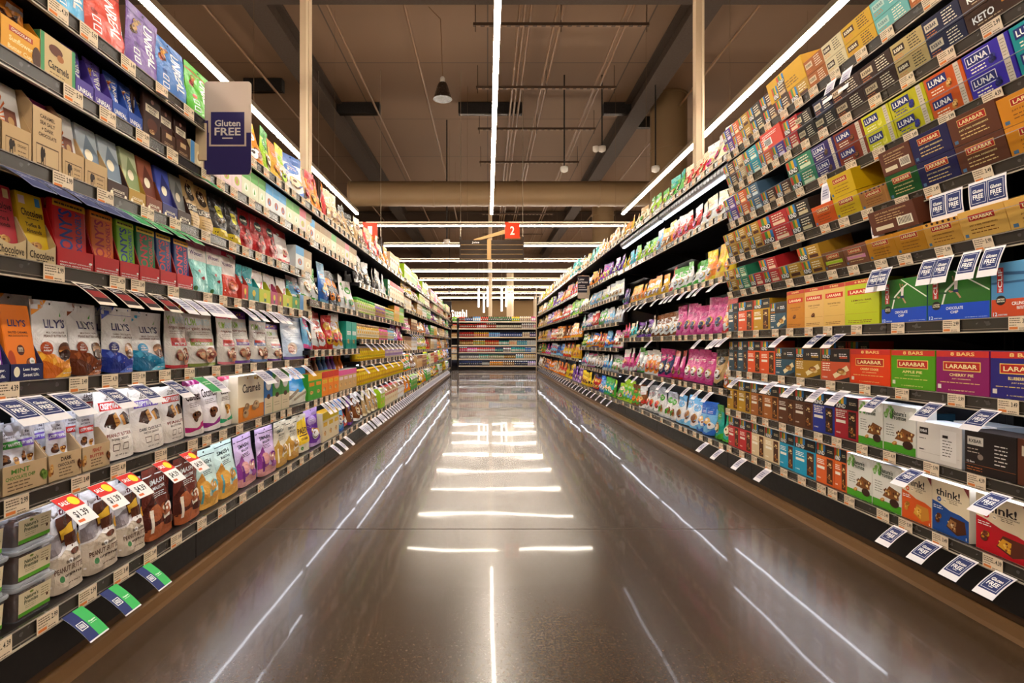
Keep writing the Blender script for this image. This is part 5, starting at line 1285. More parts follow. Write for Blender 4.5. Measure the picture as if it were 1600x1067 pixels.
# far left
farL = {
 0: [('carton', 'white', 'green', 'lime'), ('carton', 'green', 'white', 'cream'), ('bag', 'brown', 'gold', 'cream'), ('bag', 'green', 'yellow', 'red'), ('bag', 'gold', 'orange', 'white'), ('bag', 'yellow', 'black', 'white'), ('bag', 'silver', 'blue', 'navy')],
 1: [('bag', 'brown', 'cream', 'white'), ('carton', 'tan', 'brown', 'cream'), ('bag', 'yellow', 'lime', 'white'), ('bag', 'orange', 'green', 'white'), ('carton', 'red', 'cream', 'gold'), ('bag', 'white', 'pink', 'gold'), ('bag', 'silver', 'blue', 'navy')],
 2: [('carton', 'white', 'tan', 'cream'), ('carton', 'brown', 'tan', 'cream'), ('bag', 'lime', 'yellow', 'white'), ('bag', 'orange', 'red', 'cream'), ('bag', 'gold', 'orange', 'white'), ('carton', 'white', 'grey', 'cream'), ('bag', 'silver', 'blue', 'navy')],
 3: [('carton', 'white', 'green', 'lime'), ('carton', 'brown', 'cream', 'tan'), ('carton', 'cream', 'gold', 'tan'), ('bag', 'orange', 'cream', 'white'), ('bag', 'cream', 'pink', 'white'), ('bag', 'purple', 'lilac', 'white'), ('bag', 'silver', 'blue', 'navy')],
 4: [('carton', 'white', 'green', 'green'), ('carton', 'cream', 'green', 'white'), ('bag', 'white', 'light blue', 'gold'), ('bag', 'purple', 'magenta', 'white'), ('bag', 'tan', 'red', 'white'), ('carton', 'cream', 'tan', 'white'), ('bag', 'silver', 'blue', 'navy')],
 5: [('carton', 'cream', 'lime', 'gold'), ('bag', 'gold', 'cream', 'yellow'), ('carton', 'red', 'tan', 'cream'), ('bag', 'brown', 'red', 'cream'), ('carton', 'tan', 'cream', 'brown'), ('bag', 'white', 'cream', 'tan')],
 6: [('bag', 'kraft', 'green', 'cream'), ('carton', 'cream', 'lime', 'white'), ('bag', 'tan', 'pink', 'brown'), ('bag', 'kraft', 'red', 'cream'), ('carton', 'pink', 'cream', 'tan'), ('carton', 'lime', 'green', 'cream'), ('carton', 'cream', 'tan', 'pink')]}
for s_, ks in farL.items():
    ks = ks + [(kd, b_, a, c_) for kd, a, b_, c_ in ks[:-1]]; rl = random.Random(s_ + 40)
    last_ = farL[s_][-1]; rest_ = [q for q in ks if q is not last_]; rl.shuffle(rest_); ks = rest_ + [last_]
    w_ = (14.98 - 6.82) / len(ks); op = {'h': .17} if s_ in (3, 4, 5) else {}
    for j, (kd, a, b_, c_) in enumerate(ks):
        k_ = P_(kd, a, b_, c_, 1 + j % 3)
        n_ = int(w_ / (D[k_]['w'] * (1.0 if kd == 'bag' else 1.05)))
        fill(-1, s_, ZLD[s_], 6.82 + j * w_, 6.82 + (j + 1) * w_, k_, n_, 0, op)

# ---- right, nearest sections (pixel edges run from near to far)
row(1, 0, ZRA[0], [1700, 'think_red', 1612, 'think_red', 1524, None, 1515, 'think_blue', 1456, 'think_orange', 1409, 'np_box', 1363, 'np_box', 1323, 'kind_protein', 1304, 'kind_protein', 1275, o('kind_aqua', fit=.97), 1241, 'kind_aqua', 1218, 'kind_cream*2', 1174, 'kind_red*2', 1138])
row(1, 1, ZRA[1], [1710, 'rebar_brown', 1589, 'rebar_black', 1507, None, 1504, 'rebar_white', 1432, 'np_box', 1380, 'np_box', 1341, 'kind_ered', 1304, 'kind_eblue', 1270, 'kind_brown*2', 1216, 'kind_copper*2', 1173, 'kind_mustard*2', 1136])
row(1, 2, ZRA[2], [1660, 'lara_navy', 1547, 'lara_purple', 1462, 'lara_green', 1392, 'lara_orange', 1328, 'kindw_orange', 1283, 'kindw_mustard', 1242, 'kindw_slate', 1211, 'kind_orange*2', 1168, 'kind_slate*2', 1139])
row(1, 3, ZRA[3], [1660, 'clif_orange', 1548, 'clif_green', 1449, 'clif_green', 1377, None, 1374, 'larat_lemon', 1320, 'larat_cream', 1287, 'larat_tan', 1257, 'larat_gold', 1229, 'kindw_slate', 1203, o('kind_mustard', h=.165), 1177, o('kind_orange', h=.165), 1153, o('kind_slate', h=.165), 1138])
for k_, y_ in (('kindw_slate', 2.06), ('rebar_white', 1.80)):
    put(k_, 1, 1, ZRA[1], y_, .16, setback=.12, rear=True)
for y_ in (2.35, 2.50):
    put('kind_orange', 1, 2, ZRA[2], y_, .14, h=.165, setback=.11, rear=True)
for k_, y_ in (('lara_orange', 1.9), ('larat_lemon', 2.0)):
    put(k_, 1, 3, ZRA[3], y_, .16, setback=.11, rear=True)
row(1, 4, ZRA[4], [1700, 'll_cream', 1581, 'll_cream', 1508, 'll_chip', 1452, 'll_amber', 1405, 'll_amber', 1361, 'll_pink', 1324, 'll_lime', 1291, o('kl_gold', rows=2, h=.062), 1257, o('kl_gold', rows=1), 1222, o('kl_red', rows=2, h=.062), 1196, o('kl_red', rows=1), 1175, o('kl_green', rows=2, h=.062), 1156, o('kl_gold', rows=2, h=.062), 1140], TILT)
row(1, 5, ZRA[5], [1690, o('ll_gold', rows=2, h=.08), 1582, o('ll_brown', rows=2), 1504, o('ll_navy', rows=2), 1443, 'll_green', 1393, 'll_tan', 1349, o('ll_yellow', rows=2), 1310, 'll_fire', 1276, o('kl_black', rows=2), 1240, o('kl_red', rows=2), 1195, o('kl_gold*3', rows=2), 1140], TILT)
row(1, 6, ZRA[6], [1690, o('luna_teal', rows=2), 1598, o('luna_violet', rows=2), 1522, o('luna_orange', rows=2), 1461, o('luna_dots', rows=2), 1405, o('luna_lemon', rows=2), 1361, o('luna_rust', rows=2), 1316, o('luna_plum', rows=2), 1280, o('kl_green', rows=2), 1240, o('kl_choc', rows=1), 1216, o('kl_choc', rows=1), 1194, o('kl_blue', rows=2), 1174, o('kl_orange', rows=2), 1157, o('kl_purple', rows=2), 1140], TILT)
row(1, 7, ZRA[7], [1690, o('keto', rows=2), 1600, o('keto', rows=2), 1515, o('rx_night', rows=2), 1456, o('rx_tan', rows=2), 1406, o('rx_dark', rows=2), 1355, o('rx_dark', rows=2), 1310, o('rx_black', rows=1), 1278, o('rx_black', rows=2), 1252, 'kl_red', 1230, o('kl_purple', rows=1), 1210, o('kl_orange', rows=2), 1192, o('kl_cyan', rows=2), 1170, o('kl_cream', rows=2), 1156, o('kl_choc', rows=2), 1140], TILT)
row(1, 8, ZRA[8], [1580, o('rx_dark', rows=2), 1500, o('rx_rust', rows=2), 1425, o('rx_teal', rows=2), 1373, o('rx_yellow', rows=2), 1327, o('rx_cream', rows=2), 1296, o('rx_rust', rows=2), 1268, o('kl_gold', rows=1), 1238, o('kl_choc*2', rows=2), 1198, o('kl_black', rows=2), 1178, o('kl_gold', rows=2), 1162, o('kl_orange', rows=2), 1150, o('kl_purple', rows=2), 1138], TILT)
def on_top(key, shelf, tier_h, px0, px1, lift):
    K = FPX * (XR + .015); Y0, Y1 = K / (px0 - 762), K / (px1 - 762)
    put(key, 1, shelf, ZRA[shelf], (Y0 + Y1) / 2, (Y1 - Y0) * .98, tilt=TILT, dz=tier_h, tier=2)
on_top('ll_flip', 4, .087, 1450, 1376, 0); on_top('ll_flip', 5, .086, 1393 + 50, 1393, 0); on_top('kl_open', 8, .069, 1268, 1212, 0); on_top('kl_flip', 7, .069, 1232, 1200, 0)
on_top('rx_night', 7, .063, 1310, 1282, 0); on_top('kl_red', 7, .069, 1258, 1234, 0)
# the same goods go on a little past the edge of the view
for s_, z_, ze_, hh_ in ((0, ZRA[0], 'think_orange', 1), (1, ZRA[1], 'rebar_black', 1), (2, ZRA[2], 'lara_green', 1), (3, ZRA[3], 'clif_green', 1)):
    fill(1, s_, z_, .86, {0: 1.345, 1: 1.328, 2: 1.402, 3: 1.402}[s_], ze_, 3)
for s_, k_, e_, r_ in ((4, 'll_gold', 1.342, 1), (5, 'll_green', 1.355, 2), (6, 'luna_plum', 1.355, 2), (7, 'rx_black', 1.355, 2), (8, 'rx_tan', 1.53, 2)):
    fill(1, s_, ZRA[s_], .86, e_, k_, 3, TILT, {'rows': r_})
for s_, k_ in ((0, 'smash_purple'), (1, 'wafer_purple'), (2, 'lily_cyan'), (4, 'licorice'), (5, 'caramel_kraft')):
    fill(-1, s_, ZLA[s_], .72, (1.045, 1.03, 1.025, 0, 1.055, 1.075)[s_], k_, 2)
fill(-1, 3, ZLA[3], .74, 1.035, 'fish_teal', 2)
fill(-1, 6, ZLA[6], .74, 1.22, 'unreal_purple', 3)
# bags from here on
Y1_, Y2_, Y3_, Y4_ = 3.35, 6.08, 8.72, 16.17
G_ = {}
seq(1, 0, ZRB[0], Y1_, Y2_, [(P_('bag', 'teal', 'green', 'cream', 1), 2), (P_('bag', 'light blue', 'blue', 'white', 3), 2), (P_('bag', 'white', 'light blue', 'brown', 1), 3), (P_('bag', 'white', 'silver', 'green', 2), 3), (P_('bag', 'white', 'grey', 'red', 1), 3), (P_('bag', 'brown', 'white', 'red', 3), 1), (P_('bag', 'green', 'brown', 'orange', 1), 2), (P_('bag', 'green', 'lime', 'light blue', 3), 3)])
seq(1, 1, ZRB[1], Y1_, Y2_, [(P_('bag', 'white', 'orange', 'red', 1), 1), (P_('bag', 'tan', 'black', 'white', 1), 1), (P_('bag', 'pink', 'magenta', 'white', 1), 4), (P_('bag', 'magenta', 'red', 'pink', 2), 2), (P_('bag', 'navy', 'magenta', 'white', 1), 2), (P_('bag', 'orange', 'white', 'red', 1), 3), (P_('bag', 'silver', 'green', 'white', 2), 2), (P_('bag', 'pink', 'white', 'magenta', 3), 4)])
seq(1, 2, ZRB[2], Y1_, Y2_, [(P_('bag', 'white', 'red', 'orange', 3), 1, {'h': .24}), (P_('bag', 'pink', 'magenta', 'navy', 1), 6), (P_('bag', 'white', 'brown', 'silver', 1), 5, {'h': .19}), (P_('bag', 'black', 'purple', 'white', 1), 3, {'h': .16}), (P_('bag', 'turquoise', 'cream', 'tan', 1), 2, {'h': .16}), (P_('bag', 'pink', 'red', 'white', 1), 2, {'h': .16})])
seq(1, 3, ZRB[3], Y1_, Y2_, [(P_('bag', 'yellow', 'gold', 'orange', 1), 2), (P_('bag', 'orange', 'yellow', 'white', 1), 1), (P_('bag', 'white', 'green', 'silver', 1), 5, {'h': .18}), (P_('bag', 'white', 'red', 'brown', 1), 1, {'h': .2}), (P_('bag', 'gold', 'orange', 'white', 2), 5, {'h': .19}), (P_('bag', 'orange', 'gold', 'tan', 1), 4, {'h': .17}), (P_('bag', 'navy', 'purple', 'teal', 1), 2, {'h': .17})])
seq(1, 4, ZRB[4], Y1_, Y2_, [(P_('bag', 'white', 'cream', 'red', 1), 4, {'h': .19}), (P_('bag', 'red', 'white', 'pink', 1), 4, {'h': .19}), (P_('bag', 'orange', 'gold', 'cream', 2), 2, {'h': .19}), (P_('bag', 'light blue', 'silver', 'white', 1), 1, {'h': .2}), (P_('bag', 'lime', 'green', 'cream', 1), 5, {'h': .17}), (P_('bag', 'turquoise', 'light blue', 'white', 1), 2, {'h': .16}), (P_('bag', 'gold', 'lime', 'cream', 1), 2, {'h': .15})])
seq(1, 5, ZRB[5], Y1_, Y2_, [(P_('bag', 'cream', 'white', 'magenta', 1), 3, {'h': .2}), (P_('bag', 'red', 'cream', 'tan', 1), 3, {'h': .19}), (P_('bag', 'green', 'teal', 'cream', 1), 3, {'h': .18}), (P_('bag', 'lime', 'green', 'white', 2), 3, {'h': .17}), (P_('bag', 'cream', 'tan', 'green', 1), 4, {'h': .17}), (P_('bag', 'gold', 'orange', 'cream', 1), 3, {'h': .17})])
def mixrow(shelf, z, Y0, Y1, keys, h=None, seed=1):
    ks = [P_('bag', a, b_, c_, 1 + (i + seed) % 3) for i, (a, b_, c_) in enumerate(keys)]
    n = int((Y1 - Y0) / .135)
    per = max(1, n // len(ks)); L = [(k, per, {'h': h} if h else {}) for k in ks]
    seq(1, shelf, z, Y0, Y1, L)
mixrow(0, ZRC[0], Y2_ + .04, Y3_, [('green', 'lime', 'cream'), ('teal', 'green', 'white'), ('light blue', 'blue', 'white'), ('red', 'navy', 'gold'), ('yellow', 'gold', 'black'), ('gold', 'yellow', 'brown')], .2)
mixrow(1, ZRC[1], Y2_ + .04, Y3_, [('white', 'silver', 'green'), ('light blue', 'white', 'blue'), ('white', 'black', 'silver'), ('silver', 'pink', 'white'), ('light blue', 'white', 'pink')], .2)
mixrow(2, ZRC[2], Y2_ + .04, Y3_, [('white', 'pink', 'red'), ('blue', 'light blue', 'orange'), ('red', 'orange', 'green'), ('orange', 'blue', 'white'), ('light blue', 'gold', 'orange'), ('green', 'white', 'lime')], .2)
mixrow(3, ZRC[3], Y2_ + .04, Y3_, [('silver', 'white', 'grey'), ('light blue', 'silver', 'white'), ('green', 'dark green', 'white'), ('red', 'white', 'red'), ('lilac', 'navy', 'white'), ('white', 'teal', 'light blue')], .2)
mixrow(4, ZRC[4], Y2_ + .04, Y3_, [('white', 'silver', 'cream'), ('silver', 'white', 'lime'), ('light blue', 'silver', 'white'), ('cream', 'lime', 'white')], .19)
mixrow(5, ZRC[5], Y2_ + .04, Y3_, [('purple', 'lilac', 'white'), ('magenta', 'purple', 'gold'), ('orange', 'gold', 'black'), ('white', 'cream', 'teal')], .19)
mixrow(6, ZRC[6], Y2_ + .04, Y3_, [('cream', 'tan', 'orange'), ('orange', 'cream', 'white'), ('teal', 'turquoise', 'white'), ('cream', 'gold', 'tan')], .2)
far = [[('purple', 'lilac', 'white'), ('yellow', 'gold', 'brown'), ('red', 'orange', 'cream'), ('cream', 'orange', 'red'), ('orange', 'brown', 'white'), ('navy', 'orange', 'blue'), ('brown', 'tan', 'cream'), ('cream', 'brown', 'white')],
       [('gold', 'yellow', 'orange'), ('yellow', 'red', 'white'), ('blue', 'light blue', 'gold'), ('light blue', 'white', 'red'), ('purple', 'pink', 'white'), ('green', 'red', 'gold'), ('dark green', 'tan', 'cream')],
       [('orange', 'gold', 'white'), ('brown', 'orange', 'cream'), ('cream', 'orange', 'brown'), ('white', 'red', 'orange'), ('lilac', 'tan', 'gold'), ('gold', 'tan', 'brown'), ('tan', 'cream', 'orange')],
       [('green', 'lime', 'white'), ('red', 'brown', 'cream'), ('orange', 'red', 'white'), ('purple', 'lilac', 'cream'), ('tan', 'gold', 'cream'), ('cream', 'gold', 'orange')],
       [('red', 'orange', 'pink'), ('orange', 'red', 'gold'), ('purple', 'lilac', 'tan'), ('lime', 'yellow', 'cream'), ('cream', 'tan', 'orange'), ('tan', 'gold', 'white')],
       [('teal', 'turquoise', 'cream'), ('tan', 'cream', 'orange'), ('cream', 'gold', 'brown'), ('gold', 'orange', 'yellow'), ('yellow', 'lime', 'gold'), ('cream', 'tan', 'white')]]
for i, ks in enumerate(far):
    mixrow(i, ZRD[i], Y3_ + .04, Y4_, ks, .25 if i else .26, i)

# ------------------------------------------------------------------ end wall of bottles
ZE = (.144, .362, .565, .782, 1.035, 1.303, 1.52)
YE = 17.5
def end_shelf(x0, x1, zs, label):
    e = empty('display_shelving', (x0, YE, 0)); L = x1 - x0
    b = MB(); b.box(0, .40, 0, L, .42, 1.62, M_SHU); b.obj('back_panel', e)
    b = MB(); b.box(0, .02, 0, L, .04, .12, M_FASC); b.obj('kick_plate', e)
    for x in (0, L - .02):
        b = MB(); b.box(x, .0, 0, x + .02, .4, 1.62, M_SH); b.obj('side_panel', e)
    for z in zs:
        b = MB(); b.box(.02, .0, -.03, L - .02, .40, 0, mat('#4a3a30', 'card')); s = b.obj('shelf', e, (0, 0, z))
        b = MB(); b.box(.02, -.012, -.04, L - .02, 0, .0, mat('#dccab0', 'plastic')); b.obj('price_rail', s)
        if z < .8:
            b = MB(); b.box(.04, .03, -.04, L - .04, .040, -.031, M_LED); b.obj('led_strip', s)
    tag(e, label, 'shelving')
end_shelf(-1.16, -.93, ZE[1:], 'narrow dark display rack left of the wall of bottles')
end_shelf(-.92, 1.62, ZE, 'wide end shelving full of small bottles closing the aisle')
endrows = [
 [('navy', 'black', 'navy', 12), ('black', 'white', 'black', 4), ('orange', 'gold', 'white', 7), ('brown', 'tan', 'white', 6), ('navy', 'black', 'white', 7), ('lilac', 'white', 'silver', 6)],
 [('black', 'white', 'black', 10), ('teal', 'cream', 'black', 5), ('dark green', 'cream', 'black', 8), ('black', 'gold', 'black', 6), ('white', 'turquoise', 'white', 4), ('cream', 'tan', 'gold', 8)],
 [('red', 'magenta', 'white', 4), ('pink', 'white', 'red', 5), ('red', 'white', 'red', 9), ('navy', 'teal', 'black', 4), ('white', 'black', 'red', 4), ('teal', 'white', 'turquoise', 7), ('blue', 'light blue', 'white', 3), ('white', 'silver', 'white', 4)],
 [('brown', 'gold', 'red', 7), ('gold', 'green', 'white', 6), ('red', 'gold', 'red', 7), ('teal', 'white', 'navy', 5), ('cream', 'orange', 'white', 4), ('light blue', 'turquoise', 'white', 5), ('white', 'silver', 'white', 6)],
 [('red', 'brown', 'red', 8), ('gold', 'red', 'tan', 8), ('light blue', 'blue', 'navy', 6), ('navy', 'blue', 'navy', 12), ('cream', 'brown', 'white', 4), ('navy', 'lilac', 'silver', 5)],
 [('red', 'brown', 'black', 9), ('red', 'white', 'red', 5), ('brown', 'red', 'white', 5), ('black', 'cream', 'black', 13), ('white', 'brown', 'white', 6), ('cream', 'pink', 'white', 3)],
 [('red', 'black', 'red', 3), ('black', 'blue', 'black', 4), ('light blue', 'white', 'blue', 4), ('red', 'brown', 'black', 4), ('dark green', 'black', 'black', 12), ('yellow', 'green', 'gold', 4), ('cream', 'brown', 'white', 6), ('pink', 'white', 'magenta', 4)]]
for s_, L_ in enumerate(endrows):
    n = sum(q[3] for q in L_); x = -.90 + .01; st = (1.60 - x) / n
    for a, b_, c_, k in L_:
        key = plain('can', a, b_, c_)
        hh = (.14, .135, .14, .15, .15, .15, .15)[s_]
        for i in range(k):
            M = Matrix.Translation((x + st / 2, YE + .05, ZE[s_] + .001)) @ Matrix.Diagonal((st * .84 / .066, st * .84 / .066, hh / .13, 1))
            PLACED.append(dict(key=key, M=M, side=0, shelf=s_, Y=YE, tier=0, rear=False, z=ZE[s_], x=x))
            x += st
# a few things in the narrow rack
for z_, ks in ((.362, [('carton', 'cream', 'tan', 'white')]), (.565, [('carton', 'white', 'orange', 'gold')]), (1.035, [('carton', 'tan', 'brown', 'cream')]), (1.303, [('carton', 'kraft', 'red', 'white')]), (1.52, [('carton', 'green', 'lime', 'white')])):
    for kd, a, b_, c_ in ks:
        for i in range(2):
            key = plain(kd, a, b_, c_, 1)
            PLACED.append(dict(key=key, M=Matrix.Translation((-1.10 + .095 * i, YE + .06, z_ + .001)) @ Matrix.Diagonal((.8, .8, .75, 1)), side=-2, shelf=ZE.index(z_), Y=YE, tier=0, rear=False, z=z_, x=-1.1 + .1 * i))

# ------------------------------------------------------------------ turn the placements into objects
T1 = ['first', 'second', 'third', 'fourth', 'fifth', 'sixth', 'seventh', 'eighth', 'ninth', 'tenth', 'eleventh', 'twelfth', 'thirteenth', 'fourteenth', 'fifteenth', 'sixteenth', 'seventeenth', 'eighteenth', 'nineteenth', 'twentieth']
TT = {2: 'twenty', 3: 'thirty', 4: 'forty', 5: 'fifty', 6: 'sixty', 7: 'seventy'}
def ordn(i):
    """1 -> first"""
    if i <= 20: return T1[i - 1]
    t, r = divmod(i, 10)
    if r == 0: return {3: 'thirtieth', 4: 'fortieth', 5: 'fiftieth', 6: 'sixtieth', 7: 'seventieth'}.get(t, 'last')
    return TT.get(t, 'ninety') + '-' + T1[r - 1]
NUM = ['', 'one', 'two', 'three', 'four', 'five', 'six', 'seven', 'eight', 'nine', 'ten']
def place_words(i, n, end=False):
    if n == 1: return ''
    if n == 2: return ('nearer', 'farther')[i] + ' of two'
    if i == 0: return 'nearest of %s' % (NUM[n] if n <= 10 else 'many')
    if i == n - 1: return 'farthest of %s' % (NUM[n] if n <= 10 else 'many')
    return ordn(i + 1) + ' nearest'
def off(side, y): return (side == -1 and y < 1.09) or (side == 1 and y < 1.41)
runs = {}
for p in PLACED:
    runs.setdefault((p['side'], p['shelf'], D[p['key']]['desc'], p['tier'], p['rear'], off(p['side'], p['Y'])), []).append(p)
for (side, shelf, desc, tier, rear, out), L in runs.items():
    zone = {-1: 'left', 1: 'right', 0: 'end', -2: 'narrow'}[side]
    L.sort(key=lambda p: p.get('x', p['Y']))
    n = len(L)
    sh = ORD[shelf]
    for i, p in enumerate(L):
        if side in (0, -2):
            w = '' if n == 1 else '%s from left, ' % ordn(i + 1)
            lb = '%s, %s%s shelf of %s' % (desc, w, sh, 'far end wall' if side == 0 else 'narrow far rack')
        else:
            tw = {0: '', 1: 'lower ', 2: 'upper ', 3: 'topmost '}[tier] if tier else ''
            if rear: tw = 'rear '
            pw = place_words(i, n) if not out else ordn(i + 1) + ' past near edge'
            where = '%s%s shelf' % (zone + ' ', sh)
            bits = [desc]
            if tw and pw: bits.append(tw + pw)
            elif pw: bits.append(pw)
            elif tw: bits.append({'rear ': 'standing behind', 'upper ': 'lying on top', 'lower ': 'lower one', 'topmost ': 'topmost'}[tw])
            lb = ', '.join(bits) + ', ' + where
        p['label'] = lb
        p['group'] = '%ss on the %s %s shelf' % (D[p['key']]['cat'], zone, sh)

LIMIT = 290
MESH = {}
def meshes(key, parts):
    k = (key, parts)
    if k not in MESH:
        d = D[key]
        kw = dict(d['k'])
        kw.setdefault('seed', abs(sum(ord(c) * (i + 3) for i, c in enumerate(key))) % 997)
        MESH[k] = [(pn, mb.mesh(d['name'] if pn is None else pn)) for pn, mb in BUILD[d['build']](d['w'], d['h'], d['d'], d['base'], d['ds'], parts=parts, **kw)]
    return MESH[k]
by_name = {}
for p in PLACED:
    by_name.setdefault(D[p['key']]['name'], []).append(p)
for name, L in by_name.items():
    L.sort(key=lambda p: (p['Y'] * (1.5 if p['rear'] else 1)))
    for i, p in enumerate(L):
        if i < LIMIT:
            parts = p['Y'] < 7.0
            ms = meshes(p['key'], parts)
            ob = bpy.data.objects.new(name, ms[0][1])
            COL.objects.link(ob); ob.matrix_world = p['M']
            tag(ob, p['label'], D[p['key']]['cat'], p['group'])
            for pn, me in ms[1:]:
                c = bpy.data.objects.new(pn, me); COL.objects.link(c); c.parent = ob
    rest = L[LIMIT:]
    if rest:
        V = []; F = []; MI = []; SM = []; mats = []
        for p in rest:
            me = meshes(p['key'], False)[0][1]
            k = len(V); M = p['M']
            V.extend([tuple(M @ v.co) for v in me.vertices])
            mp = []
            for m in me.materials:
                if m not in mats: mats.append(m)
                mp.append(mats.index(m))
            for f in me.polygons:
                F.append(tuple(k + q for q in f.vertices)); MI.append(mp[f.material_index]); SM.append(f.use_smooth)
        me = bpy.data.meshes.new(name + '_stock'); me.from_pydata(V, [], F)
        for m in mats: me.materials.append(m)
        me.polygons.foreach_set('material_index', MI); me.polygons.foreach_set('use_smooth', SM); me.update()
        ob = bpy.data.objects.new(name + '_stock', me); COL.objects.link(ob)
        tag(ob, 'smallest looking %ss far down the aisle shelves' % name.replace('_', ' '), D[rest[0]['key']]['cat'], None, 'stuff')
    print('PLACED', name, len(L))

# ------------------------------------------------------------------ price tags and hanging shelf cards
PAPER = '#dcc8ac'
def tag_mesh(k):
    b = MB(); w, h = .062, .037
    b.box(-w / 2, -.0012, -h, w / 2, 0, 0, mat(PAPER, 'paper'))
    f = Front(lambda u, v: ((u - .5) * w, -.0012, -h + v * h), gap=.0002)
    f.decals(b, LN(.05, .62, .82, 3, .15, '#5a4a3a', .06, k) + T(('2.99', '4.39', '3.49', '5.99')[k % 4], .80, .66, .34, '#2a221c', .30) + LN(.05, .5, .34, 1, .1, '#5a4a3a', .05, k + 1) + R(.05, .06, .44, .24, '#d87a3a') + LN(.5, .95, .12, 2, .14, '#3a3028', .05, k), 'paper')
    return b.mesh('price_tag')
TAGM = [tag_mesh(k) for k in range(4)]
def card_mesh(kind):
    """paper card that hangs from the rail and tips out into the aisle; local z down from the hinge"""
    w, h = .064, .088
    ds, base = [], '#e6e2e4'
    if kind == 'gf':
        ds = R(.06, .22, .94, .92, '#2c3566') + FRAME(.13, .28, .87, .88, .02, '#dfe0ec', .014) + T('Gluten', .5, .68, .12, WHITE, .54) + T('FREE', .5, .50, .15, WHITE, .54) + R(.4, .37, .6, .39, WHITE)
    elif kind == 'two':
        ds = R(.0, .04, .5, 1, '#2c3566') + R(.5, .04, 1, 1, '#3fae5a') + FRAME(.08, .38, .42, .62, .03, WHITE, .02) + T('FREE', .25, .47, .08, WHITE, .22) + T('Gluten', .25, .55, .06, WHITE, .22) + T('Organic', .75, .5, .06, WHITE, .34) + R(.6, .43, .9, .44, WHITE)
    elif kind in ('sale', 'sale_low'):
        base = '#ece8e4'; ds = R(0, .52, 1, .98, '#cc2f2a') + E(.72, .74, .22, .16, '#e8d02a') + T('SALE', .28, .75, .14, WHITE, .4) + T('$4.39' if kind == 'sale' else '$1.39', .5, .3, .24, '#2a2424', .66) + R(.1, .06, .4, .14, '#d86a3a')
    elif kind == 'red':
        base = '#e0d4c4'; ds = R(.06, .12, .94, .92, '#2a1a1a') + R(.12, .3, .88, .6, '#8a2424') + LN(.16, .84, .8, 2, .09, WHITE, .035)
    elif kind == 'navy':
        base = '#8088a4'; ds = R(.05, .05, .95, .95, '#3c4268') + LN(.2, .8, .6, 2, .12, '#c8c8d8', .04)
    elif kind == 'green':
        base = '#b8ccb4'; ds = R(.05, .05, .95, .95, '#3a9456') + LN(.2, .8, .6, 2, .12, '#e0ecd8', .04)
    else:
        ds = R(.1, .2, .9, .86, '#b8b4c4') + LN(.2, .8, .6, 3, .12, '#4a4a6a', .05)
    b = MB()
    n = 5; pts = []
    for i in range(n + 1):       # slight curl
        t = i / n
        pts.append((-.003 * math.sin(t * math.pi), -h * t))
    for a, c in zip(pts, pts[1:]):
        b.face([(-w / 2, a[0], a[1]), (-w / 2, c[0], c[1]), (w / 2, c[0], c[1]), (w / 2, a[0], a[1])], mat(base, 'paper'))
        b.face([(w / 2, a[0] + .0006, a[1]), (w / 2, c[0] + .0006, c[1]), (-w / 2, c[0] + .0006, c[1]), (-w / 2, a[0] + .0006, a[1])], mat(base, 'paper'))
    f = Front(lambda u, v: ((u - .5) * w, -.003 * math.sin((1 - v) * math.pi), -h * (1 - v)), 1, n, .0003)
    f.decals(b, ds, 'paper')
    return b.mesh('shelf_card')
CARD_DESC = {'gf': 'navy gluten free shelf card', 'two': 'half navy half green shelf card', 'sale': 'red and white sale card with price', 'sale_low': 'red and white sale card with lower price', 'red': 'black and dark red shelf card', 'navy': 'slate blue shelf card', 'green': 'green shelf card', 'w': 'white shelf card'}
CARDM = {k: card_mesh(k) for k in CARD_DESC}
TAGS = []; CARDS = []
def add_tag(side, shelf, z, y, k):
    TAGS.append((side, shelf, z, y, k))
def add_card(side, shelf, z, y, kind, ang):
    CARDS.append((side, shelf, z, y, kind, ang))
for side in (-1, 1):
    for shelf in range(9):
        fr = sorted({round(p['Y'], 2) for p in PLACED if p['side'] == side and p['shelf'] == shelf and not off(side, p['Y']) and not p['rear'] and p['tier'] < 2})
        last = -9
        for y in fr:
            zz = zs_at(side, y)
            if shelf >= len(zz): continue
            if y - last < (.10 if y < 4.3 else .15): continue
            last = y
            add_tag(side, shelf, zz[shelf], y + rnd.uniform(-.02, .02), rnd.randrange(4))
def cards(side, shelf, pxs, kind, ang):
    K = FPX * (XL if side < 0 else XR)
    for p in pxs:
        y = K / abs(762 - p); zz = zs_at(side, y)
        add_card(side, shelf, zz[shelf], y, kind, math.radians(ang))
cards(-1, 0, (106, 163, 217), 'two', 50)
cards(-1, 0, (515, 525, 536, 560, 566, 580, 590), 'w', 50)
cards(-1, 1, (88, 143), 'sale_low', 50); cards(-1, 1, (186, 242, 283), 'sale', 50)
cards(-1, 1, (500, 507, 514, 520, 527, 534, 545, 552), 'w', 45)
cards(-1, 2, (-5, 38, 84, 155, 205, 255), 'gf', 55)
cards(-1, 2, (303,), 'green', 55); cards(-1, 2, (320, 395, 402, 420, 426, 440, 449, 470), 'w', 50)
cards(-1, 3, (120, 167, 203, 236), 'red', 52); cards(-1, 3, (265, 285, 305, 318, 332, 372, 388, 405, 418, 428, 470), 'w', 52)
cards(-1, 4, (8, 52, 95, 130, 158), 'navy', 58); cards(-1, 4, (185, 215, 245, 272), 'green', 58)
cards(-1, 5, (300, 307), 'green', 55); cards(-1, 6, (245,), 'sale', 55)
cards(1, 0, (1578, 1520, 1465, 1412), 'gf', 50); cards(1, 0, (1205, 1167, 1132, 1108), 'w', 50)
cards(1, 1, (1572, 1440), 'gf', 55)
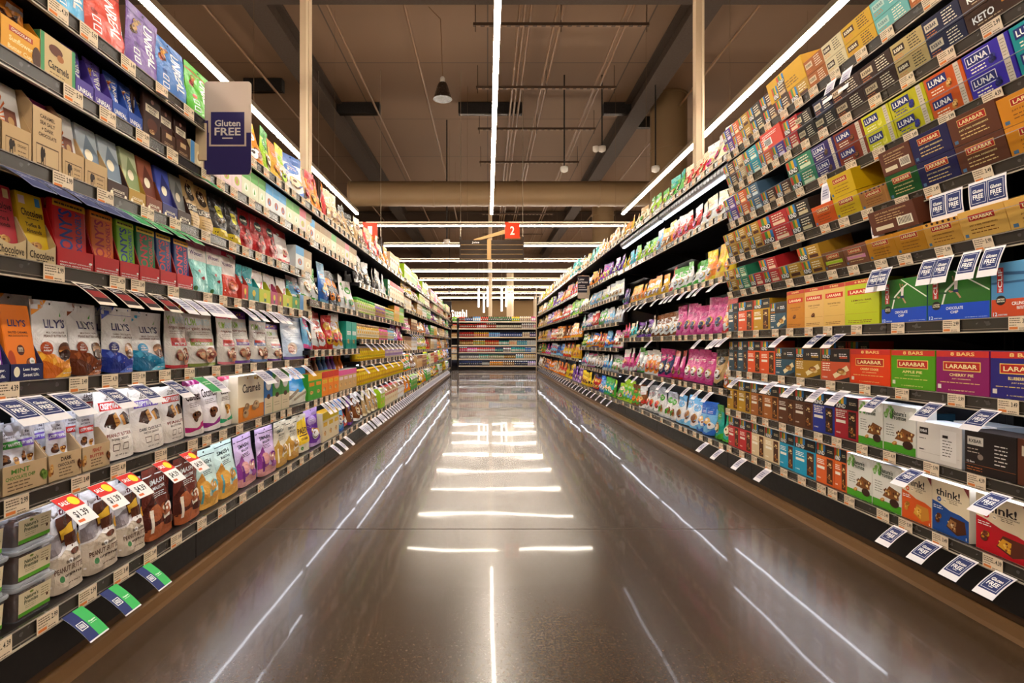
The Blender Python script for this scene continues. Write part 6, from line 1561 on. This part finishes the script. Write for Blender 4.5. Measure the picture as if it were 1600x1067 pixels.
cards(1, 2, (1555, 1470, 1385), 'gf', 50); cards(1, 2, (1325, 1292, 1215, 1250, 1160, 1128), 'w', 50)
cards(1, 3, (1318, 1288), 'gf', 50); cards(1, 3, (1230, 1140, 1125), 'w', 50)
cards(1, 4, (1556, 1520, 1478, 1455, 1385, 1372), 'gf', 35)
cards(1, 5, (1556, 1528, 1490, 1465, 1428, 1410, 1370), 'gf', 12)
cards(1, 6, (1292,), 'w', 20); cards(1, 8, (1325, 1300), 'w', 30)
cards(1, 3, (1100, 1090, 1075, 1060, 1052, 1045, 1030, 1012, 1003, 992, 985), 'w', 45)
cards(1, 1, (1115, 1098, 1080, 1056, 1040, 1025, 1012, 998, 988), 'w', 45); cards(1, 2, (1122, 1098, 1020), 'w', 45)
for i, y in enumerate([6.4 + .33 * k for k in range(27)]):
    if y < 15: add_card(1, 0, zs_at(1, y)[0], y, 'w', .8)
for i, y in enumerate([4.4 + .125 * k for k in range(76)]):
    if y < 14.9:
        add_card(-1, 0, zs_at(-1, y)[0], y, 'w', .8)
        if y < 9.5 and i % 2 == 0: add_card(-1, 1, zs_at(-1, y)[1], y, 'w', .8)
        if y < 8.5 and i % 2 == 1: add_card(-1, 3, zs_at(-1, y)[3], y, 'w', .8)
        if y < 7.5 and i % 3 == 0: add_card(-1, 2, zs_at(-1, y)[2], y, 'w', .8)
def emit_small(L, name, cat, mesh_of, desc_of, M_of, stock_label):
    L.sort(key=lambda t: t[3])
    cnt = {}
    for t in L[:280]:
        k = (t[0], t[1], desc_of(t)); cnt[k] = cnt.get(k, 0) + 1
    seen = {}
    for t in L[:280]:
        ob = bpy.data.objects.new(name, mesh_of(t)); COL.objects.link(ob); ob.matrix_world = M_of(t)
        k = (t[0], t[1], desc_of(t)); i = seen.get(k, 0); seen[k] = i + 1
        zone = 'left' if t[0] < 0 else 'right'
        if cnt[k] == 1: lb = '%s on the %s %s shelf rail' % (k[2], zone, ORD[t[1]])
        else: lb = '%s, %s from near end, %s %s shelf rail' % (k[2], ordn(i + 1), zone, ORD[t[1]])
        tag(ob, lb, cat, '%ss on the %s %s shelf rail' % (cat, zone, ORD[t[1]]))
    V = []; F = []; MI = []; mats = []
    for t in L[280:]:
        me = mesh_of(t); k = len(V); M = M_of(t)
        V.extend([tuple(M @ v.co) for v in me.vertices]); mp = []
        for m in me.materials:
            if m not in mats: mats.append(m)
            mp.append(mats.index(m))
        for f in me.polygons:
            F.append(tuple(k + q for q in f.vertices)); MI.append(mp[f.material_index])
    if V:
        me = bpy.data.meshes.new(name + '_stock'); me.from_pydata(V, [], F)
        for m in mats: me.materials.append(m)
        me.polygons.foreach_set('material_index', MI); me.update()
        ob = bpy.data.objects.new(name + '_stock', me); COL.objects.link(ob)
        tag(ob, stock_label, cat, None, 'stuff')
def rail_M(side, y):
    return Matrix.Translation(((-XL if side < 0 else XR), y, 0)) @ Matrix.Rotation(math.pi / 2 if side < 0 else -math.pi / 2, 4, 'Z')
def tilt_of(t):
    return TILT if (t[0] > 0 and t[1] >= 4 and t[3] < 3.33) else 0
def MT(t): return Matrix.Translation((0, 0, t[2])) @ rail_M(t[0], t[3]) @ Matrix.Rotation(tilt_of(t), 4, 'X') @ Matrix.Translation((0, -.0082, .003))
def MC(t): return Matrix.Translation((0, 0, t[2])) @ rail_M(t[0], t[3]) @ Matrix.Rotation(tilt_of(t), 4, 'X') @ Matrix.Translation((0, -.0095, -.030)) @ Matrix.Rotation(-t[5], 4, 'X')
emit_small(TAGS, 'price_tag', 'price tag', lambda t: TAGM[t[4]], lambda t: 'cream paper price tag', MT, 'tiny cream price tags on the rails far down the aisle')
emit_small(CARDS, 'shelf_card', 'shelf card', lambda t: CARDM[t[4]], lambda t: CARD_DESC[t[4]], MC, 'tiny white shelf cards sticking out far down the aisle')

# ------------------------------------------------------------------ signs
def rounded(x0, z0, x1, z1, r, n=6):
    out = []
    for cx, cz, a0 in ((x1 - r, z1 - r, 0), (x0 + r, z1 - r, 90), (x0 + r, z0 + r, 180), (x1 - r, z0 + r, 270)):
        for i in range(n):
            a = math.radians(a0 + 90 * i / (n - 1)); out.append((cx + r * math.cos(a), cz + r * math.sin(a)))
    return out
def flat_plate(pts, y0, y1, m):
    b = MB(); n = len(pts)
    A = [(x, y0, z) for x, z in pts]; B = [(x, y1, z) for x, z in pts]
    b.face(A, m); b.face(B[::-1], m)
    for i in range(n):
        j = (i + 1) % n
        b.face([A[i], B[i], B[j], A[j]], m)
    return b
def flag(x0, y, z0, w, h, label, kind):
    e = empty('aisle_flag', (x0, y, z0))
    cr = mat('#cbb5a2', 'card')
    b = flat_plate(rounded(0, 0, w, h, .012), -.0015, .0015, cr)
    f = Front(lambda u, v: (u * w, -.0015, v * h), gap=.0004)
    if kind == 'gf':
        nv = '#30285a'
        f.decals(b, R(.0, .03, .08, .58, nv) + PG([(0, .06), (.03, .01), (.06, 0), (.94, 0), (.97, .01), (1, .06), (1, .45), (0, .45)], nv) + R(.10, .302, .90, .672, '#cbb5a2') + R(.14, .32, .86, .67, nv) +
                 T('Gluten', .5, .55, .068, '#ddd0c4', .55) + T('FREE', .5, .46, .082, '#ddd0c4', .56) + R(.385, .382, .61, .396, '#ddd0c4'), 'card')
    else:
        nv = '#2c2a38'
        f.decals(b, R(0, .26, 1, .97, nv) + T('Low', .32, .84, .10, WHITE, .5) + T('prices', .46, .70, .12, WHITE, .8) + LN(.08, .7, .54, 2, .07, WHITE, .025) + R(.08, .36, .9, .40, '#c8c8d0'), 'card')
    b.obj('sign_board', e)
    b = MB(); sx = -1 if x0 < 0 else 1
    xx = 0 if sx < 0 else w
    b.box(xx - .03, -.006, h * .15, xx + .008, .006, h * .55, mat('#c8b090', 'plastic'), .002); b.obj('mounting_clip', e)
    tag(e, label, 'sign')
flag(-.992, 1.975, 1.395, .163, .326, 'navy and cream gluten free sign standing out from the upper left shelves', 'gf')
flag(1.42 - .165, 7.86, 1.44, .163, .32, 'dark low prices sign standing out from the right shelves', 'low')
e = empty('end_sign', (-1.03, 14.94, 1.34))
b = MB(); b.box(-.085, -.008, .12, .085, .008, .32, mat('#5a3626', 'card'), .003)
Front(lambda u, v: (-.08 + .16 * u, -.008, .125 + .19 * v), gap=.001).decals(b, E(.5, .5, .36, .36, '#e8d8c0') + E(.5, .5, .25, .25, '#b8502a'), 'card'); b.obj('sign_board', e)
b = MB(); b.box(-.1, -.006, -.06, .1, .006, .10, mat('#3a2a22', 'card'), .002); Front(lambda u, v: (-.09 + .18 * u, -.006, -.05 + .14 * v), gap=.001).decals(b, LN(.1, .9, .8, 4, .2, '#c8b090', .06), 'card'); b.obj('lower_board', e)
tag(e, 'small brown sign with round emblem at far end of left shelving', 'sign')

def aisle_sign(dx, num, label, word=None):
    Y = 9.8; e = empty('aisle_sign', (dx, Y, 2.27))
    wood = mat('#c79f68', 'card'); red = mat('#e0401c', 'card'); slat = mat('#3a2c22', 'card')
    for i in range(4):
        z0 = .012 + i * .082
        b = MB(); b.box(-.05, -.008, z0 + .01, 1.06, .008, z0 + .074, slat, .002); b.box(-.04, -.0095, z0 + .0, 1.05, -.006, z0 + .006, wood); s = b.obj('name_slat', e)
        if i == 3 and word:
            bb = MB(); Front(lambda u, v: (.14 + .16 * u, -.010, z0 + .02 + .045 * v), gap=.0006).decals(bb, T(word, .5, .5, .95, WHITE, .8), 'card'); bb.obj('lettering', s)
    b = MB(); b.box(-.05, .009, .004, 1.06, .016, .345, slat, .001); b.obj('back_board', e)
    for x in (-.05, 1.05):
        b = MB(); b.box(x - .01, -.012, 0, x + .01, .012, .40, slat, .002); b.obj('side_rail', e)
    b = MB(); b.box(.42, -.014, .0, .49, .006, .36, wood, .003); b.obj('middle_stile', e)
    b = flat_plate([(.18, .345), (.30, .345), (.98, .52), (.98, .60), (.92, .60), (.62, .49), (.20, .36)], -.012, .01, wood); b.obj('gable_board', e)
    b = flat_plate([(.72, .36), (1.0, .36), (1.0, .40), (.75, .40)], -.012, .01, wood); b.obj('gable_foot', e)
    b = flat_plate([(.73, .37), (.985, .37), (.985, .635), (.73, .655)], -.030, -.013, red)
    Front(lambda u, v: (.73 + .255 * u, -.030, .37 + .27 * v), gap=.001).decals(b, T(num, .5, .5, .56, '#f6ece0', .30), 'card'); b.obj('number_plate', e)
    for x in (-.04, 1.04):
        b = MB(); b.tube((x, 0, .4), (x, 0, 3.3), .004, m_alu, 6); b.obj('suspension_rod', e)
    tag(e, label, 'sign', 'hanging aisle signs')
aisle_sign(-.43, '2', 'hanging slatted aisle sign with red number two plate', 'Juice')
aisle_sign(-2.90, '1', 'hanging aisle sign with red number one plate behind left shelving')

# lit letters and tube pendants over the far counter
x = -1.80
for ch, w_, h_ in (('S', .17, .34), ('u', .15, .26), ('s', .14, .26), ('h', .15, .36), ('i', .05, .34)):
    b = MB()
    for tr in text_tris(ch):
        P = [(x + (q[0] + .5) * w_, 27.2, 2.12 + (q[1] + .5) * h_) for q in tr]
        b.face(P, M_SUSHI)
        b.face([(q[0], q[1] + .05, q[2]) for q in P][::-1], M_SUSHI)
        for i in range(3):
            a, c = P[i], P[(i + 1) % 3]
            b.face([a, (a[0], a[1] + .05, a[2]), (c[0], c[1] + .05, c[2]), c], M_SUSHI)
    ob = b.obj('lit_letter'); tag(ob, 'white lit letter %s of the far counter sign' % {'S': 'capital S', 'u': 'u', 's': 'small s', 'h': 'h', 'i': 'i'}[ch], 'letter', 'white lit letters over the far counter')
    x += w_ + .035
b = MB(); b.box(-3.2, 27.25, 0, 6.4, 27.45, 2.06, mat('#8a6a46', 'card'), .01); b.box(-3.2, 27.22, 2.05, 6.4, 27.5, 2.1, mat('#c8a47a', 'card'), .004); tag(b.obj('counter_wall'), 'tan boarding of the far counter carrying the lit letters', 'counter')
for i, (px, yt, yb) in enumerate(((747, 452, 480), (755, 460, 488), (761, 450, 479), (783, 451, 486), (790, 452, 479))):
    Y = 22.0; X = (px - 762 + 1) * Y / FPX; zt = EYE + (538 - yt) * Y / FPX; zb = EYE + (538 - yb) * Y / FPX
    e = empty('tube_pendant', (X, Y + .1 * (i % 2), zb))
    b = MB(); b.lathe([(.028, 0), (.034, .01), (.034, zt - zb - .01), (.028, zt - zb)], M_TUBE, 14); b.obj('glass_tube', e)
    b = MB(); b.lathe([(.036, zt - zb), (.036, zt - zb + .06), (.01, zt - zb + .08)], m_alu, 12); b.obj('cap', e)
    b = MB(); b.tube((0, 0, zt - zb + .07), (0, 0, ZC - zb), .004, m_alu, 5); b.obj('cord', e)
    tag(e, ('first', 'second', 'third', 'fourth', 'fifth')[i] + ' from left of the white upright tube pendants', 'lamp', 'tube pendants over the far counter')
